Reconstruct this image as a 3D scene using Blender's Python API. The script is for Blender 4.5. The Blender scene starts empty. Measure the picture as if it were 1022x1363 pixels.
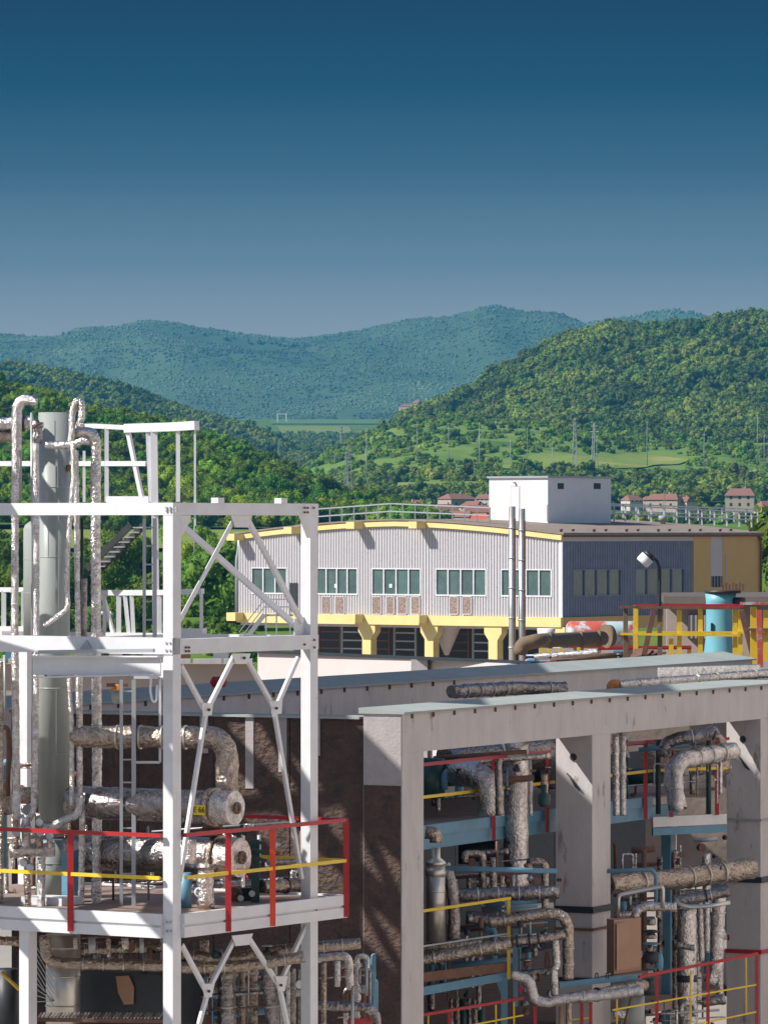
import bpy, math, random
from mathutils import Vector, noise
random.seed(7)
R = math.radians
sc = bpy.context.scene
col = sc.collection
# ------------------------------------------------------------------ camera
F, HX, HY = 6500.0, 511.0, 700.0
cam_data = bpy.data.cameras.new('camera')
cam_data.sensor_fit = 'HORIZONTAL'; cam_data.sensor_width = 36
cam_data.lens = 36 * F / 1022
cam_data.shift_y = 18.5 / 1022
cam_data.clip_start = 1; cam_data.clip_end = 40000
cam = bpy.data.objects.new('camera', cam_data)
cam.location = (0, 0, 0); cam.rotation_euler = (R(90), 0, 0)
col.objects.link(cam); sc.camera = cam
# ------------------------------------------------------------------ light
LD = Vector((1.24, .39, -1.2)).normalized()          # the way the sunlight travels
sun_el = math.asin(-LD.z); sun_az = math.atan2(-LD.x, -LD.y)   # compass angle from +Y towards +X
sd = bpy.data.lights.new('sun', 'SUN'); sd.energy = 5.0; sd.angle = R(.5); sd.color = (1, .955, .89)
so = bpy.data.objects.new('sun', sd); so.rotation_euler = LD.to_track_quat('-Z', 'Y').to_euler(); so.location = (0, 0, 60)
col.objects.link(so)
w = bpy.data.worlds.new('World'); sc.world = w; w.use_nodes = True
nt = w.node_tree; nt.nodes.clear(); N = nt.nodes.new; L = nt.links.new
sky = N('ShaderNodeTexSky'); sky.sky_type = 'NISHITA'; sky.sun_disc = False
sky.sun_elevation = sun_el; sky.sun_rotation = sun_az; sky.altitude = 300; sky.air_density = 1.0; sky.dust_density = 1.2; sky.ozone_density = 1.8
bg = N('ShaderNodeBackground'); bg.inputs[1].default_value = .088
tc = N('ShaderNodeTexCoord'); sp = N('ShaderNodeSeparateXYZ'); L(tc.outputs['Generated'], sp.inputs[0])
rp = N('ShaderNodeValToRGB')                         # the polarised deep blue of this sky: darker the higher above the hills
e = rp.color_ramp.elements
stops = [(0, (2.5, 2.15, 1.75)), (.30, (1.85, 1.72, 1.48)), (.50, (.60, .78, .90)), (.68, (.14, .30, .44)), (.84, (.01, .10, .22)), (1, (.0, .015, .10))]
SKYK = .84
while len(e) < len(stops): e.new(.5)
for i, (p, c) in enumerate(stops):
    e[i].position = p; e[i].color = (c[0] * .3 * SKYK, c[1] * .3 * SKYK, c[2] * .3 * SKYK, 1)
m1 = N('ShaderNodeMath'); m1.operation = 'MULTIPLY'; m1.inputs[1].default_value = 1 / .107; L(sp.outputs[2], m1.inputs[0]); L(m1.outputs[0], rp.inputs[0])
sc1 = N('ShaderNodeVectorMath'); sc1.operation = 'SCALE'; sc1.inputs['Scale'].default_value = 1 / .088; L(rp.outputs[0], sc1.inputs[0])
mr = N('ShaderNodeMapRange'); mr.interpolation_type = 'SMOOTHSTEP'; mr.inputs[1].default_value = .11; mr.inputs[2].default_value = .34; L(sp.outputs[2], mr.inputs[0])
mx = N('ShaderNodeMix'); mx.data_type = 'RGBA'; L(mr.outputs[0], mx.inputs[0]); L(sc1.outputs[0], mx.inputs[6]); L(sky.outputs[0], mx.inputs[7])
L(mx.outputs[2], bg.inputs[0]); wo = N('ShaderNodeOutputWorld'); L(bg.outputs[0], wo.inputs[0])
vs = sc.view_settings; vs.view_transform = 'Standard'; vs.look = 'None'; vs.exposure = 0.42; vs.gamma = 1; vs.use_curve_mapping = False
sc.cycles.use_denoising = True
sc.cycles.volume_bounces = 1; sc.cycles.max_bounces = 6; sc.cycles.diffuse_bounces = 3; sc.cycles.glossy_bounces = 3
sc.cycles.volume_step_rate = 20; sc.cycles.volume_max_steps = 64

# ------------------------------------------------------------------ materials
def srgb(r, g, b):
    f = lambda c: (c / 255) / 12.92 if c <= 10 else (((c / 255) + .055) / 1.055) ** 2.4
    return (f(r), f(g), f(b))
def mat(name, c, rough=.6, metal=0, c2=None, nscale=3, amt=.5, bump=0, bscale=40, bdist=.01, stain=None, sscale=1, sth=.6, detail=6, coord='Object', stretch=(1, 1, 1), spec=.5, rand=0, voro=False):
    m = bpy.data.materials.new(name); m.use_nodes = True
    n = m.node_tree.nodes; l = m.node_tree.links; p = n['Principled BSDF']
    p.inputs['Roughness'].default_value = rough; p.inputs['Metallic'].default_value = metal
    p.inputs['Specular IOR Level'].default_value = spec
    t = n.new('ShaderNodeTexCoord'); mp = n.new('ShaderNodeMapping'); l.new(t.outputs[coord], mp.inputs[0]); mp.inputs['Scale'].default_value = stretch
    cur = None
    if c2 is None: c2 = tuple(x * .8 for x in c)
    nz = n.new('ShaderNodeTexNoise'); nz.inputs['Scale'].default_value = nscale; nz.inputs['Detail'].default_value = detail; nz.inputs['Roughness'].default_value = .65
    l.new(mp.outputs[0], nz.inputs[0])
    cr = n.new('ShaderNodeValToRGB'); cr.color_ramp.elements[0].position = .5 - amt * .35; cr.color_ramp.elements[1].position = .5 + amt * .35
    cr.color_ramp.elements[0].color = (*c2, 1); cr.color_ramp.elements[1].color = (*c, 1)
    l.new(nz.outputs['Fac'], cr.inputs[0]); cur = cr.outputs[0]
    if stain:
        n2 = n.new('ShaderNodeTexNoise'); n2.inputs['Scale'].default_value = sscale; n2.inputs['Detail'].default_value = 8; n2.inputs['Roughness'].default_value = .7
        l.new(mp.outputs[0], n2.inputs[0])
        r2 = n.new('ShaderNodeValToRGB'); r2.color_ramp.elements[0].position = sth; r2.color_ramp.elements[1].position = min(1, sth + .07)
        l.new(n2.outputs['Fac'], r2.inputs[0])
        mm = n.new('ShaderNodeMix'); mm.data_type = 'RGBA'; l.new(r2.outputs[0], mm.inputs[0]); l.new(cur, mm.inputs[6]); mm.inputs[7].default_value = (*stain, 1); cur = mm.outputs[2]
    if rand:
        oi = n.new('ShaderNodeObjectInfo'); hs = n.new('ShaderNodeHueSaturation')
        mh = n.new('ShaderNodeMapRange'); mh.inputs[3].default_value = .5 - rand * .038; mh.inputs[4].default_value = .5 + rand * .03; l.new(oi.outputs['Random'], mh.inputs[0]); l.new(mh.outputs[0], hs.inputs[0])
        ml = n.new('ShaderNodeMath'); ml.operation = 'MULTIPLY'; ml.inputs[1].default_value = 7.31; l.new(oi.outputs['Random'], ml.inputs[0])
        fr = n.new('ShaderNodeMath'); fr.operation = 'FRACT'; l.new(ml.outputs[0], fr.inputs[0])
        mv = n.new('ShaderNodeMapRange'); mv.inputs[3].default_value = 1 - rand * .55; mv.inputs[4].default_value = 1 + rand * .65; l.new(fr.outputs[0], mv.inputs[0]); l.new(mv.outputs[0], hs.inputs[2])
        l.new(cur, hs.inputs[4]); cur = hs.outputs[0]
    l.new(cur, p.inputs['Base Color'])
    if bump:
        if voro:
            nb = n.new('ShaderNodeTexVoronoi'); nb.feature = 'F1'; o = nb.outputs['Distance']
        else:
            nb = n.new('ShaderNodeTexNoise'); nb.inputs['Detail'].default_value = 5; o = nb.outputs['Fac']
        nb.inputs['Scale'].default_value = bscale; l.new(mp.outputs[0], nb.inputs['Vector'])
        b = n.new('ShaderNodeBump'); b.inputs['Strength'].default_value = bump; b.inputs['Distance'].default_value = bdist
        l.new(o, b.inputs['Height']); l.new(b.outputs[0], p.inputs['Normal'])
    return m
M = {}
M['steel'] = mat('pale_steel_paint', (.72, .725, .745), .5, c2=(.63, .63, .645), nscale=2.5, stain=(.38, .30, .24), sscale=7, sth=.665, bump=.08, bscale=12)
M['steel_blue'] = mat('blue_grey_steel_paint', (.13, .29, .41), .5, c2=(.10, .24, .35), nscale=3, stain=(.16, .12, .09), sscale=6, sth=.66)
M['galv'] = mat('galvanised_steel', (.40, .43, .46), .45, .35, c2=(.40, .42, .44), nscale=9)
M['red'] = mat('red_rail_paint', (.46, .018, .022), .4, c2=(.38, .016, .02), nscale=6, stain=(.16, .05, .035), sscale=9, sth=.60)
M['orange_red'] = mat('orange_red_rail_paint', (.85, .09, .035), .4, c2=(.75, .07, .03), nscale=6)
M['yellow'] = mat('yellow_rail_paint', (.80, .56, .03), .42, c2=(.72, .48, .03), nscale=7, stain=(.30, .15, .05), sscale=9, sth=.62)
M['vessel'] = mat('grey_green_vessel_paint', (.35, .38, .355), .3, c2=(.30, .325, .305), nscale=1.6, stain=(.30, .22, .15), sscale=4, sth=.74, stretch=(2, 2, .4))
def foil_mat(name, c, rough=.33, dark=(.16, .12, .09), sth=.62, bs=26, bd=.02, sscale=9):
    return mat(name, c, rough, .97, c2=tuple(x * y for x, y in zip(c, (.42, .36, .31))), nscale=12, amt=.66, bump=.95, bscale=bs, bdist=bd * 1.6, stain=dark, sscale=sscale, sth=sth, detail=3)  # brown mottling and stain imitate reflections in the crumpled foil
M['foil'] = foil_mat('crumpled_foil_wrap', (.92, .90, .89), .24)
M['foil_fine'] = foil_mat('crinkled_foil_tape', (.90, .89, .89), .24, bs=45, bd=.018)
M['foil_warm'] = foil_mat('weathered_shade_foil', (.60, .52, .45), .26, sth=.58, bs=22, bd=.025)  # weathered tone darkened further to deepen shade among the pipes
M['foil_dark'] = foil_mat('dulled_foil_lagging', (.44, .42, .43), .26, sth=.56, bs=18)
M['jacket'] = mat('smooth_aluminium_jacket', (.70, .68, .64), .34, .8, c2=(.55, .52, .47), nscale=2, bump=.2, bscale=5, bdist=.02)
M['grout'] = mat('rusty_brown_steel', (.20, .10, .065), .75, c2=(.12, .06, .04), nscale=8, bump=.3, bscale=30)
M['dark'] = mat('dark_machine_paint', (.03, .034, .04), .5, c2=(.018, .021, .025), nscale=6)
M['green'] = mat('dark_green_machine_paint', (.018, .065, .055), .45, c2=(.012, .045, .04), nscale=6)
M['concrete'] = mat('pale_concrete', (.58, .545, .54), .85, c2=(.43, .40, .395), nscale=1.8, amt=.9, stain=(.27, .235, .215), sscale=1.9, sth=.60, bump=.35, bscale=14, bdist=.02, stretch=(1.6, 1.6, .5), detail=10)
M['cap'] = mat('grey_green_metal_capping', (.33, .36, .34), .75, c2=(.27, .30, .29), nscale=1.2)
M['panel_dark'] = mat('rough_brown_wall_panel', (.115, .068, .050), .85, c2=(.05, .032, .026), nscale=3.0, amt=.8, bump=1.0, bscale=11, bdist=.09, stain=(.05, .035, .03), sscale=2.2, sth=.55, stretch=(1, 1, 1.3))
M['panel_grey'] = mat('weathered_grey_render', (.40, .37, .37), .85, c2=(.31, .28, .28), nscale=5, amt=.8, bump=.5, bscale=20, bdist=.02, stain=(.15, .11, .09), sscale=3, sth=.62)
M['deck'] = mat('rust_stained_deck_plate', (.30, .22, .18), .8, c2=(.20, .14, .11), nscale=3, stain=(.36, .16, .07), sscale=2, sth=.6, bump=.3, bscale=20)
M['roof_brown'] = mat('brown_gravel_roof', (.27, .215, .18), .9, c2=(.19, .15, .125), nscale=1.2, bump=.4, bscale=6, bdist=.05)
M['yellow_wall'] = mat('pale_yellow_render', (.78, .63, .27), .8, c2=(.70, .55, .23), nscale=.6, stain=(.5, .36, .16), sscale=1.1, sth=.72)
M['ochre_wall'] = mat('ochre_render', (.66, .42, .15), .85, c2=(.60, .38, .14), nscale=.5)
M['siding'] = mat('corrugated_grey_siding', (.54, .525, .545), .55, c2=(.46, .44, .455), nscale=4, amt=.8, stain=(.30, .26, .25), sscale=3.3, sth=.60, stretch=(3, 3, .8))
M['glass'] = mat('green_tinted_window_glass', (.075, .135, .13), .08, 0, c2=(.04, .085, .09), nscale=1.1, spec=.9, rand=.35)
M['white'] = mat('white_painted_wall', (.82, .82, .82), .7, c2=(.76, .76, .77), nscale=1.5)
M['white_frame'] = mat('white_window_frame', (.75, .75, .76), .5)
M['pale_wall'] = mat('pale_pink_grey_render', (.60, .53, .51), .85, c2=(.53, .47, .45), nscale=.8, amt=.8)
M['rust'] = mat('flaking_rusty_pipe', (.24, .14, .08), .8, c2=(.10, .10, .07), nscale=2.2, amt=.8, stain=(.33, .30, .20), sscale=2.6, sth=.6, bump=.4, bscale=20)
M['red_flake'] = mat('flaking_red_and_pale_blue_paint', (.50, .10, .07), .55, c2=(.45, .08, .05), nscale=4, stain=(.42, .58, .60), sscale=1.1, sth=.5)
M['pale_blue'] = mat('pale_blue_paint', (.16, .42, .50), .45, c2=(.14, .37, .45), nscale=2, stain=(.30, .16, .10), sscale=4, sth=.72)
M['bark'] = mat('tree_bark', (.10, .075, .055), .9)
M['tile'] = mat('red_clay_tile', (.27, .125, .09), .85, c2=(.19, .09, .07), nscale=2)
M['house'] = mat('weathered_house_render', (.50, .40, .33), .9, c2=(.42, .33, .27), nscale=.5)
M['house_pale'] = mat('pale_house_render', (.62, .56, .48), .9)
M['orange'] = mat('rusty_orange_paint', (.62, .27, .05), .6, c2=(.45, .19, .05), nscale=9)
M['sign'] = mat('yellow_tag_plate', (.85, .62, .02), .5)
M['ink'] = mat('black_lettering', (.02, .02, .02), .6)
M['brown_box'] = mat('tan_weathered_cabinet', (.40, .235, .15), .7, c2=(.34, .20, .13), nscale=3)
M['pool'] = mat('light_blue_roof_sheet', (.20, .55, .75), .4)
M['asphalt'] = mat('asphalt', (.055, .055, .057), .9)

# ------------------------------------------------------------------ mesh helpers
class MB:
    def __init__(s): s.v = []; s.f = []; s.sm = []
    def quad8(s, p):                                  # 8 corners: bottom ring, top ring
        b = len(s.v); s.v += [Vector(q) for q in p]
        for q in ((0, 3, 2, 1), (4, 5, 6, 7), (0, 1, 5, 4), (1, 2, 6, 5), (2, 3, 7, 6), (3, 0, 4, 7)):
            s.f.append(tuple(b + i for i in q)); s.sm.append(False)
        return s
    def bar(s, p, q, w, h=None, up=(0, 0, 1), ow=0, oh=0):   # a box from p to q, w across, h along up
        p = Vector(p); q = Vector(q); d = (q - p).normalized(); up = Vector(up)
        if abs(d.dot(up)) > .98: up = Vector((0, 1, 0)) if abs(d.z) > .9 else Vector((0, 0, 1))
        sx = d.cross(up).normalized(); uz = sx.cross(d).normalized(); h = w if h is None else h
        c = []
        for o in (p, q):
            for (i, j) in ((-1, -1), (1, -1), (1, 1), (-1, 1)):
                c.append(o + sx * (i * w / 2 + ow) + uz * (j * h / 2 + oh))
        return s.quad8(c)
    def beam(s, p, q, w, h, side=None, t=.014):       # an I section, web upright
        s.bar(p, q, t, h - 2 * t)
        s.bar(p, q, w, t, oh=h / 2 - t / 2); s.bar(p, q, w, t, oh=-h / 2 + t / 2)
        return s
    def box(s, o, ax, a0, a1, b0, b1, z0, z1):        # along the two ground axes ax = (u, v)
        u, v = ax; P = lambda a, b, z: Vector((o[0] + u[0] * a + v[0] * b, o[1] + u[1] * a + v[1] * b, z))
        return s.quad8([P(a0, b0, z0), P(a1, b0, z0), P(a1, b1, z0), P(a0, b1, z0), P(a0, b0, z1), P(a1, b0, z1), P(a1, b1, z1), P(a0, b1, z1)])
    def ring_tube(s, pts, rad, seg=16, cap=True, wob=0, ws=9.0):
        n = len(pts); b0 = len(s.v); prev = None
        for i, p in enumerate(pts):
            d = (pts[min(i + 1, n - 1)] - pts[max(i - 1, 0)]).normalized()
            if prev is None:
                a = Vector((0, 0, 1)) if abs(d.z) < .9 else Vector((1, 0, 0)); sx = d.cross(a).normalized()
            else: sx = (prev - d * prev.dot(d)).normalized()
            prev = sx; sy = d.cross(sx)
            r = rad[i] if isinstance(rad, (list, tuple)) else rad
            for k in range(seg):
                a = 2 * math.pi * k / seg; o = sx * math.cos(a) + sy * math.sin(a)
                rr = r
                if wob: rr = r * (1 + wob * noise.noise((p + o * r) * ws) + wob * .6 * noise.noise((p + o * r) * ws * 2.7))
                s.v.append(p + o * rr)
        for i in range(n - 1):
            for k in range(seg):
                s.f.append((b0 + i * seg + k, b0 + i * seg + (k + 1) % seg, b0 + (i + 1) * seg + (k + 1) % seg, b0 + (i + 1) * seg + k)); s.sm.append(True)
        if cap:
            s.f.append(tuple(b0 + k for k in range(seg))[::-1]); s.sm.append(False)
            s.f.append(tuple(b0 + (n - 1) * seg + k for k in range(seg))); s.sm.append(False)
        return s
    def tube(s, pts, r, seg=14, bend=None, step=None, wob=0, ws=9.0, band=0, cap=True):
        pts = [Vector(p) for p in pts]; bend = r * 1.8 if bend is None else bend
        out = [pts[0]]
        for i in range(1, len(pts) - 1):
            a, c, b = pts[i - 1], pts[i], pts[i + 1]
            da = (a - c); db = (b - c); rr = min(bend, da.length * .48, db.length * .48)
            A = c + da.normalized() * rr; B = c + db.normalized() * rr
            for k in range(7):
                t = k / 6; out.append(A.lerp(c, t).lerp(c.lerp(B, t), t))
        out.append(pts[-1])
        if step:
            o2 = [out[0]]
            for i in range(1, len(out)):
                d = (out[i] - out[i - 1]).length; k = max(1, int(d / step))
                for j in range(1, k + 1): o2.append(out[i - 1].lerp(out[i], j / k))
            out = o2
        rad = r
        if band:
            rad = []; acc = 0
            for i, p in enumerate(out):
                if i: acc += (p - out[i - 1]).length
                rad.append(r * (1 + band * (random.random() - .5)) * (1.03 if int(acc / (r * 3.2)) % 2 else 1))
        return s.ring_tube(out, rad, seg, cap, wob, ws)
    def lathe(s, o, prof, seg=32, ax=(0, 0, 1)):      # prof: (radius, distance along ax)
        o = Vector(o); ax = Vector(ax).normalized()
        sx = ax.cross(Vector((0, 0, 1)) if abs(ax.z) < .9 else Vector((1, 0, 0))).normalized(); sy = ax.cross(sx); b0 = len(s.v)
        for r, h in prof:
            for k in range(seg):
                a = 2 * math.pi * k / seg; s.v.append(o + ax * h + (sx * math.cos(a) + sy * math.sin(a)) * max(r, 1e-4))
        for i in range(len(prof) - 1):
            for k in range(seg):
                s.f.append((b0 + i * seg + k, b0 + i * seg + (k + 1) % seg, b0 + (i + 1) * seg + (k + 1) % seg, b0 + (i + 1) * seg + k)); s.sm.append(abs(prof[i][0] - prof[i + 1][0]) < abs(prof[i][1] - prof[i + 1][1]) * 3)
        s.f.append(tuple(b0 + k for k in range(seg))[::-1]); s.sm.append(False)
        s.f.append(tuple(b0 + (len(prof) - 1) * seg + k for k in range(seg))); s.sm.append(False)
        return s
    def poly(s, pts, th, nrm):                        # flat plate with an outline, thickness th along nrm
        b = len(s.v); n = len(pts); nv = Vector(nrm).normalized() * th
        s.v += [Vector(p) for p in pts] + [Vector(p) + nv for p in pts]
        s.f.append(tuple(b + i for i in range(n))[::-1]); s.sm.append(False)
        s.f.append(tuple(b + n + i for i in range(n))); s.sm.append(False)
        for i in range(n):
            s.f.append((b + i, b + (i + 1) % n, b + n + (i + 1) % n, b + n + i)); s.sm.append(False)
        return s
    def mesh(s, name, m, off=Vector((0, 0, 0))):
        me = bpy.data.meshes.new(name); me.from_pydata([tuple(v - off) for v in s.v], [], s.f)
        me.polygons.foreach_set('use_smooth', s.sm)
        me.materials.append(m); me.validate(); me.update(); return me
def tag(o, label=None, cat=None, group=None, kind=None):
    for k, v in (('label', label), ('category', cat), ('group', group), ('kind', kind)):
        if v: o[k] = v
    return o
def thing(name, label, cat, loc, group=None):
    o = bpy.data.objects.new(name, None); o.location = loc; o.empty_display_size = .3; col.objects.link(o)
    o['_w'] = tuple(loc); return tag(o, label, cat, group)
def part(name, mb, m, par, label=None, kind=None):
    off = Vector(par['_w']); o = bpy.data.objects.new(name, mb.mesh(name, M[m] if isinstance(m, str) else m, off))
    col.objects.link(o); o.parent = par; o['_w'] = tuple(off)
    return tag(o, label, kind=kind)
def solo(name, mb, m, label=None, cat=None, group=None, kind=None, base=None):
    if base is None:
        xs = [v.x for v in mb.v]; ys = [v.y for v in mb.v]; zs = [v.z for v in mb.v]
        base = Vector(((min(xs) + max(xs)) / 2, (min(ys) + max(ys)) / 2, min(zs)))
    o = bpy.data.objects.new(name, mb.mesh(name, M[m] if isinstance(m, str) else m, Vector(base)))
    o.location = base; col.objects.link(o); o['_w'] = tuple(base)
    return tag(o, label, cat, group, kind)
def copy_thing(o, loc, rz=0, sc_=1, label=None, group=None):
    c = o.copy(); col.objects.link(c); c.location = loc; c.rotation_euler = (0, 0, rz)
    c.scale = (sc_, sc_, sc_) if isinstance(sc_, (int, float)) else sc_
    if label: c['label'] = label
    if group: c['group'] = group
    for ch in list(o.children):
        d = ch.copy(); col.objects.link(d); d.parent = c
        for g in list(ch.children):
            h = g.copy(); col.objects.link(h); h.parent = d
    return c
def P(px, py, Y): return Vector(((px - HX) / F * Y, Y, -(py - HY) / F * Y))
def hit(px, py, o, n):                                # where the sight line of a picture point meets an upright plane
    d = Vector(((px - HX) / F, 1, -(py - HY) / F)); n = Vector(n); t = Vector(o).dot(n) / d.dot(n); return d * t
def interp(tab, x):
    if x <= tab[0][0]: return tab[0][1]
    for (a, ya), (b, yb) in zip(tab, tab[1:]):
        if x <= b: return ya + (yb - ya) * (x - a) / (b - a)
    return tab[-1][1]
# ------------------------------------------------------------------ terrain
def land_mat(name, c, c2, c3, s1, s2, bump=0):
    m = bpy.data.materials.new(name); m.use_nodes = True; n = m.node_tree.nodes; l = m.node_tree.links; p = n['Principled BSDF']
    p.inputs['Roughness'].default_value = .95; p.inputs['Specular IOR Level'].default_value = .1
    t = n.new('ShaderNodeTexCoord')
    a = n.new('ShaderNodeTexNoise'); a.inputs['Scale'].default_value = s1; a.inputs['Detail'].default_value = 8; a.inputs['Roughness'].default_value = .7; l.new(t.outputs['Object'], a.inputs[0])
    b = n.new('ShaderNodeTexNoise'); b.inputs['Scale'].default_value = s2; b.inputs['Detail'].default_value = 5; l.new(t.outputs['Object'], b.inputs[0])
    r1 = n.new('ShaderNodeValToRGB'); r1.color_ramp.elements[0].position = .38; r1.color_ramp.elements[1].position = .62
    r1.color_ramp.elements[0].color = (*c, 1); r1.color_ramp.elements[1].color = (*c2, 1); l.new(a.outputs[0], r1.inputs[0])
    r2 = n.new('ShaderNodeValToRGB'); r2.color_ramp.elements[0].position = .56; r2.color_ramp.elements[1].position = .64; l.new(b.outputs[0], r2.inputs[0])
    mm = n.new('ShaderNodeMix'); mm.data_type = 'RGBA'; l.new(r2.outputs[0], mm.inputs[0]); l.new(r1.outputs[0], mm.inputs[6]); mm.inputs[7].default_value = (*c3, 1)
    l.new(mm.outputs[2], p.inputs['Base Color'])
    return m
G1 = land_mat('meadow_green', (.075, .15, .02), (.14, .20, .03), (.05, .10, .02), .02, .006)
G2 = land_mat('hill_undergrowth', (.045, .095, .02), (.085, .15, .03), (.03, .065, .018), .05, .01)
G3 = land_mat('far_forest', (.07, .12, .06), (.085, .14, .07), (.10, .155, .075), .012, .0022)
G4 = land_mat('yellow_green_field', (.20, .25, .05), (.15, .22, .04), (.27, .25, .08), .07, .035)
BASE = [(-400, -16), (400, -16), (500, -13.5), (700, -8), (900, -4.5), (1200, -1), (1800, 1), (2400, 16), (3500, 44), (5500, 103), (7000, 153), (9000, 175), (13000, 150)]
def base_z(Y): return interp(BASE, Y)
def grid_obj(name, m, fn, na, nt_, base, kind='structure'):
    mb = MB(); v = [fn(i / (na - 1), j / (nt_ - 1)) for j in range(nt_) for i in range(na)]
    mb.v = v; mb.f = [(j * na + i, j * na + i + 1, (j + 1) * na + i + 1, (j + 1) * na + i) for j in range(nt_ - 1) for i in range(na - 1)]; mb.sm = [True] * len(mb.f)
    return solo(name, mb, m, kind=kind, base=base)
YS = [-400, -100, 0, 60, 120, 200, 300, 400, 450, 500, 560, 620, 700, 800, 900, 1000, 1100, 1200, 1350, 1500, 1650, 1800, 2000, 2200, 2400, 2700, 3000, 3500, 4000, 4500, 5000, 5500, 6000, 6500, 7000, 8000, 9500, 13000]
def gfn(a, t):
    Y = interp([(k / (len(YS) - 1), y) for k, y in enumerate(YS)], t); X = (a - .5) * 2 * (260 + abs(Y) * .34)
    z = base_z(Y) + (noise.noise(Vector((X, Y, 3)) * .006) * .8 if Y > 480 else 0)
    return Vector((X, Y, z))
YN = len(YS)
ground = grid_obj('ground', G1, gfn, 90, (YN - 1) * 3 + 1, Vector((0, 0, -16)))
yard = MB().box((0, 0), ((1, 0), (0, 1)), -240, 240, -200, 470, -16.2, -15.9)
YM = mat('pale_yard_concrete', (.34, .30, .26), .9, c2=(.28, .25, .22), nscale=.15, bump=.2, bscale=3)
solo('yard_pavement', yard, YM, kind='structure')

class Hill:
    def __init__(s, name, ridge, base, Yb, Yr, a0, a1, m, amp, ns, na=140, nj=60, pw=1.0, dn=0):
        s.dn = dn
        s.ridge, s.base, s.Yb, s.Yr, s.a0, s.a1, s.amp, s.ns, s.pw = ridge, base, Yb, Yr, a0, a1, amp, ns, pw
        s.obj = grid_obj(name, m, lambda a, t: s.pt(a0 + (a1 - a0) * a, t * 1.6), na, nj, Vector((0, Yb, base_z(Yb))))
    def pt(s, px, t, nz=True):
        Yb = s.Yb; Y = Yb + (s.Yr - Yb) * t
        zr = -(interp(s.ridge, px) + s.dn - HY) / F * s.Yr; zb = -(interp(s.base, px) - HY) / F * Yb
        if t <= 1: k = (1 - math.cos(math.pi * t)) / 2 * .35 + (t ** s.pw) * .65; z = zb + (zr - zb) * k
        else: z = zr - (t - 1) ** 1.5 * (s.Yr - Yb) * .35 - (t - 1) * 3
        X = (px - HX) / F * Y
        if nz:
            q = Vector((X, Y * .55, 0)) / s.ns
            z += s.amp * (noise.fractal(q, 1.0, 2.0, 4) - .25 * abs(noise.noise(q * .7 + Vector((9, 0, 0)))) * 2) * min(1, t * 4) * (1 if t < .9 else .5)
        return Vector((X, Y, z))
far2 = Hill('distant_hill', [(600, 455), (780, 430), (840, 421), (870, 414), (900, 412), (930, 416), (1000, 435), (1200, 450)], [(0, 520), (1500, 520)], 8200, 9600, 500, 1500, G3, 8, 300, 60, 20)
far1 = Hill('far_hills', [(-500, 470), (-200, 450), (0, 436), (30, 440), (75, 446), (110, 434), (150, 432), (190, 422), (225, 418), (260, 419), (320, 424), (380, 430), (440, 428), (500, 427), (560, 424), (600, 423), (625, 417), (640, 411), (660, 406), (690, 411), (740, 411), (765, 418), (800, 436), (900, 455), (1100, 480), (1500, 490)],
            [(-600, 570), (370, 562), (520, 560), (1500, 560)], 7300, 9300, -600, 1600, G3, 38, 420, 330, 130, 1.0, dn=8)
mid = Hill('middle_hill', [(-600, 470), (-200, 478), (0, 484), (60, 488), (110, 497), (150, 508), (200, 523), (250, 540), (300, 552), (340, 562), (380, 580), (420, 603), (460, 625), (520, 648)],
           [(-600, 640), (520, 655)], 3300, 4000, -600, 500, G2, 9, 120, 160, 60, dn=8)
G5 = land_mat('light_slope_grass', (.11, .19, .035), (.16, .23, .045), (.07, .14, .025), .03, .012)
low = Hill('valley_slope', [(380, 640), (420, 612), (470, 590), (500, 574), (540, 566), (600, 560), (700, 560), (850, 580), (1000, 590), (1600, 590)],
           [(380, 668), (600, 668), (1600, 668)], 2000, 2750, 380, 1600, G5, 3.5, 60, 130, 50)
right = Hill('wooded_hill', [(440, 620), (480, 598), (500, 575), (520, 562), (560, 545), (600, 527), (640, 507), (670, 486), (700, 468), (730, 454), (760, 442), (800, 432), (850, 425), (900, 421), (950, 418), (1022, 416), (1150, 420), (1400, 450), (1600, 470)],
             [(440, 640), (520, 600), (600, 592), (1600, 592)], 2700, 3300, 440, 1600, G2, 12, 75, 160, 70, .85, dn=9)
left = Hill('near_wooded_hill', [(-600, 470), (-150, 490), (0, 505), (60, 520), (110, 546), (160, 552), (230, 560), (271, 572), (334, 594), (381, 610), (412, 633), (465, 650), (500, 661), (560, 682), (600, 698)],
            [(-600, 690), (600, 706)], 1150, 1600, -600, 600, G2, 4, 70, 120, 50, dn=13)

def drape(name, pts_px, hill, m, lift=.6, label=None):   # a field lying on a slope, outline given as (px, t)
    mb = MB(); rows = 14; n = len(pts_px)
    cols = 24; x0 = min(p[0] for p in pts_px); x1 = max(p[0] for p in pts_px)
    lo = [p for p in pts_px if p[2] == 0]; hi = [p for p in pts_px if p[2] == 1]
    for j in range(rows):
        for i in range(cols):
            px = x0 + (x1 - x0) * i / (cols - 1); t = interp([(p[0], p[1]) for p in lo], px); t2 = interp([(p[0], p[1]) for p in hi], px)
            mb.v.append(hill.pt(px, t + (t2 - t) * j / (rows - 1)) + Vector((0, 0, lift)))
    mb.f = [(j * cols + i, j * cols + i + 1, (j + 1) * cols + i + 1, (j + 1) * cols + i) for j in range(rows - 1) for i in range(cols - 1)]; mb.sm = [True] * len(mb.f)
    return solo(name, mb, m, kind='structure')
drape('hillside_field', [(655, .36, 0), (760, .33, 0), (840, .44, 0), (890, .52, 0), (915, .585, 0), (655, .40, 1), (700, .50, 1), (780, .56, 1), (860, .66, 1), (915, .595, 1)], low, G4)
drape('green_meadow', [(520, .16, 0), (690, .14, 0), (520, .22, 1), (690, .24, 1)], low, G4)
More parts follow.
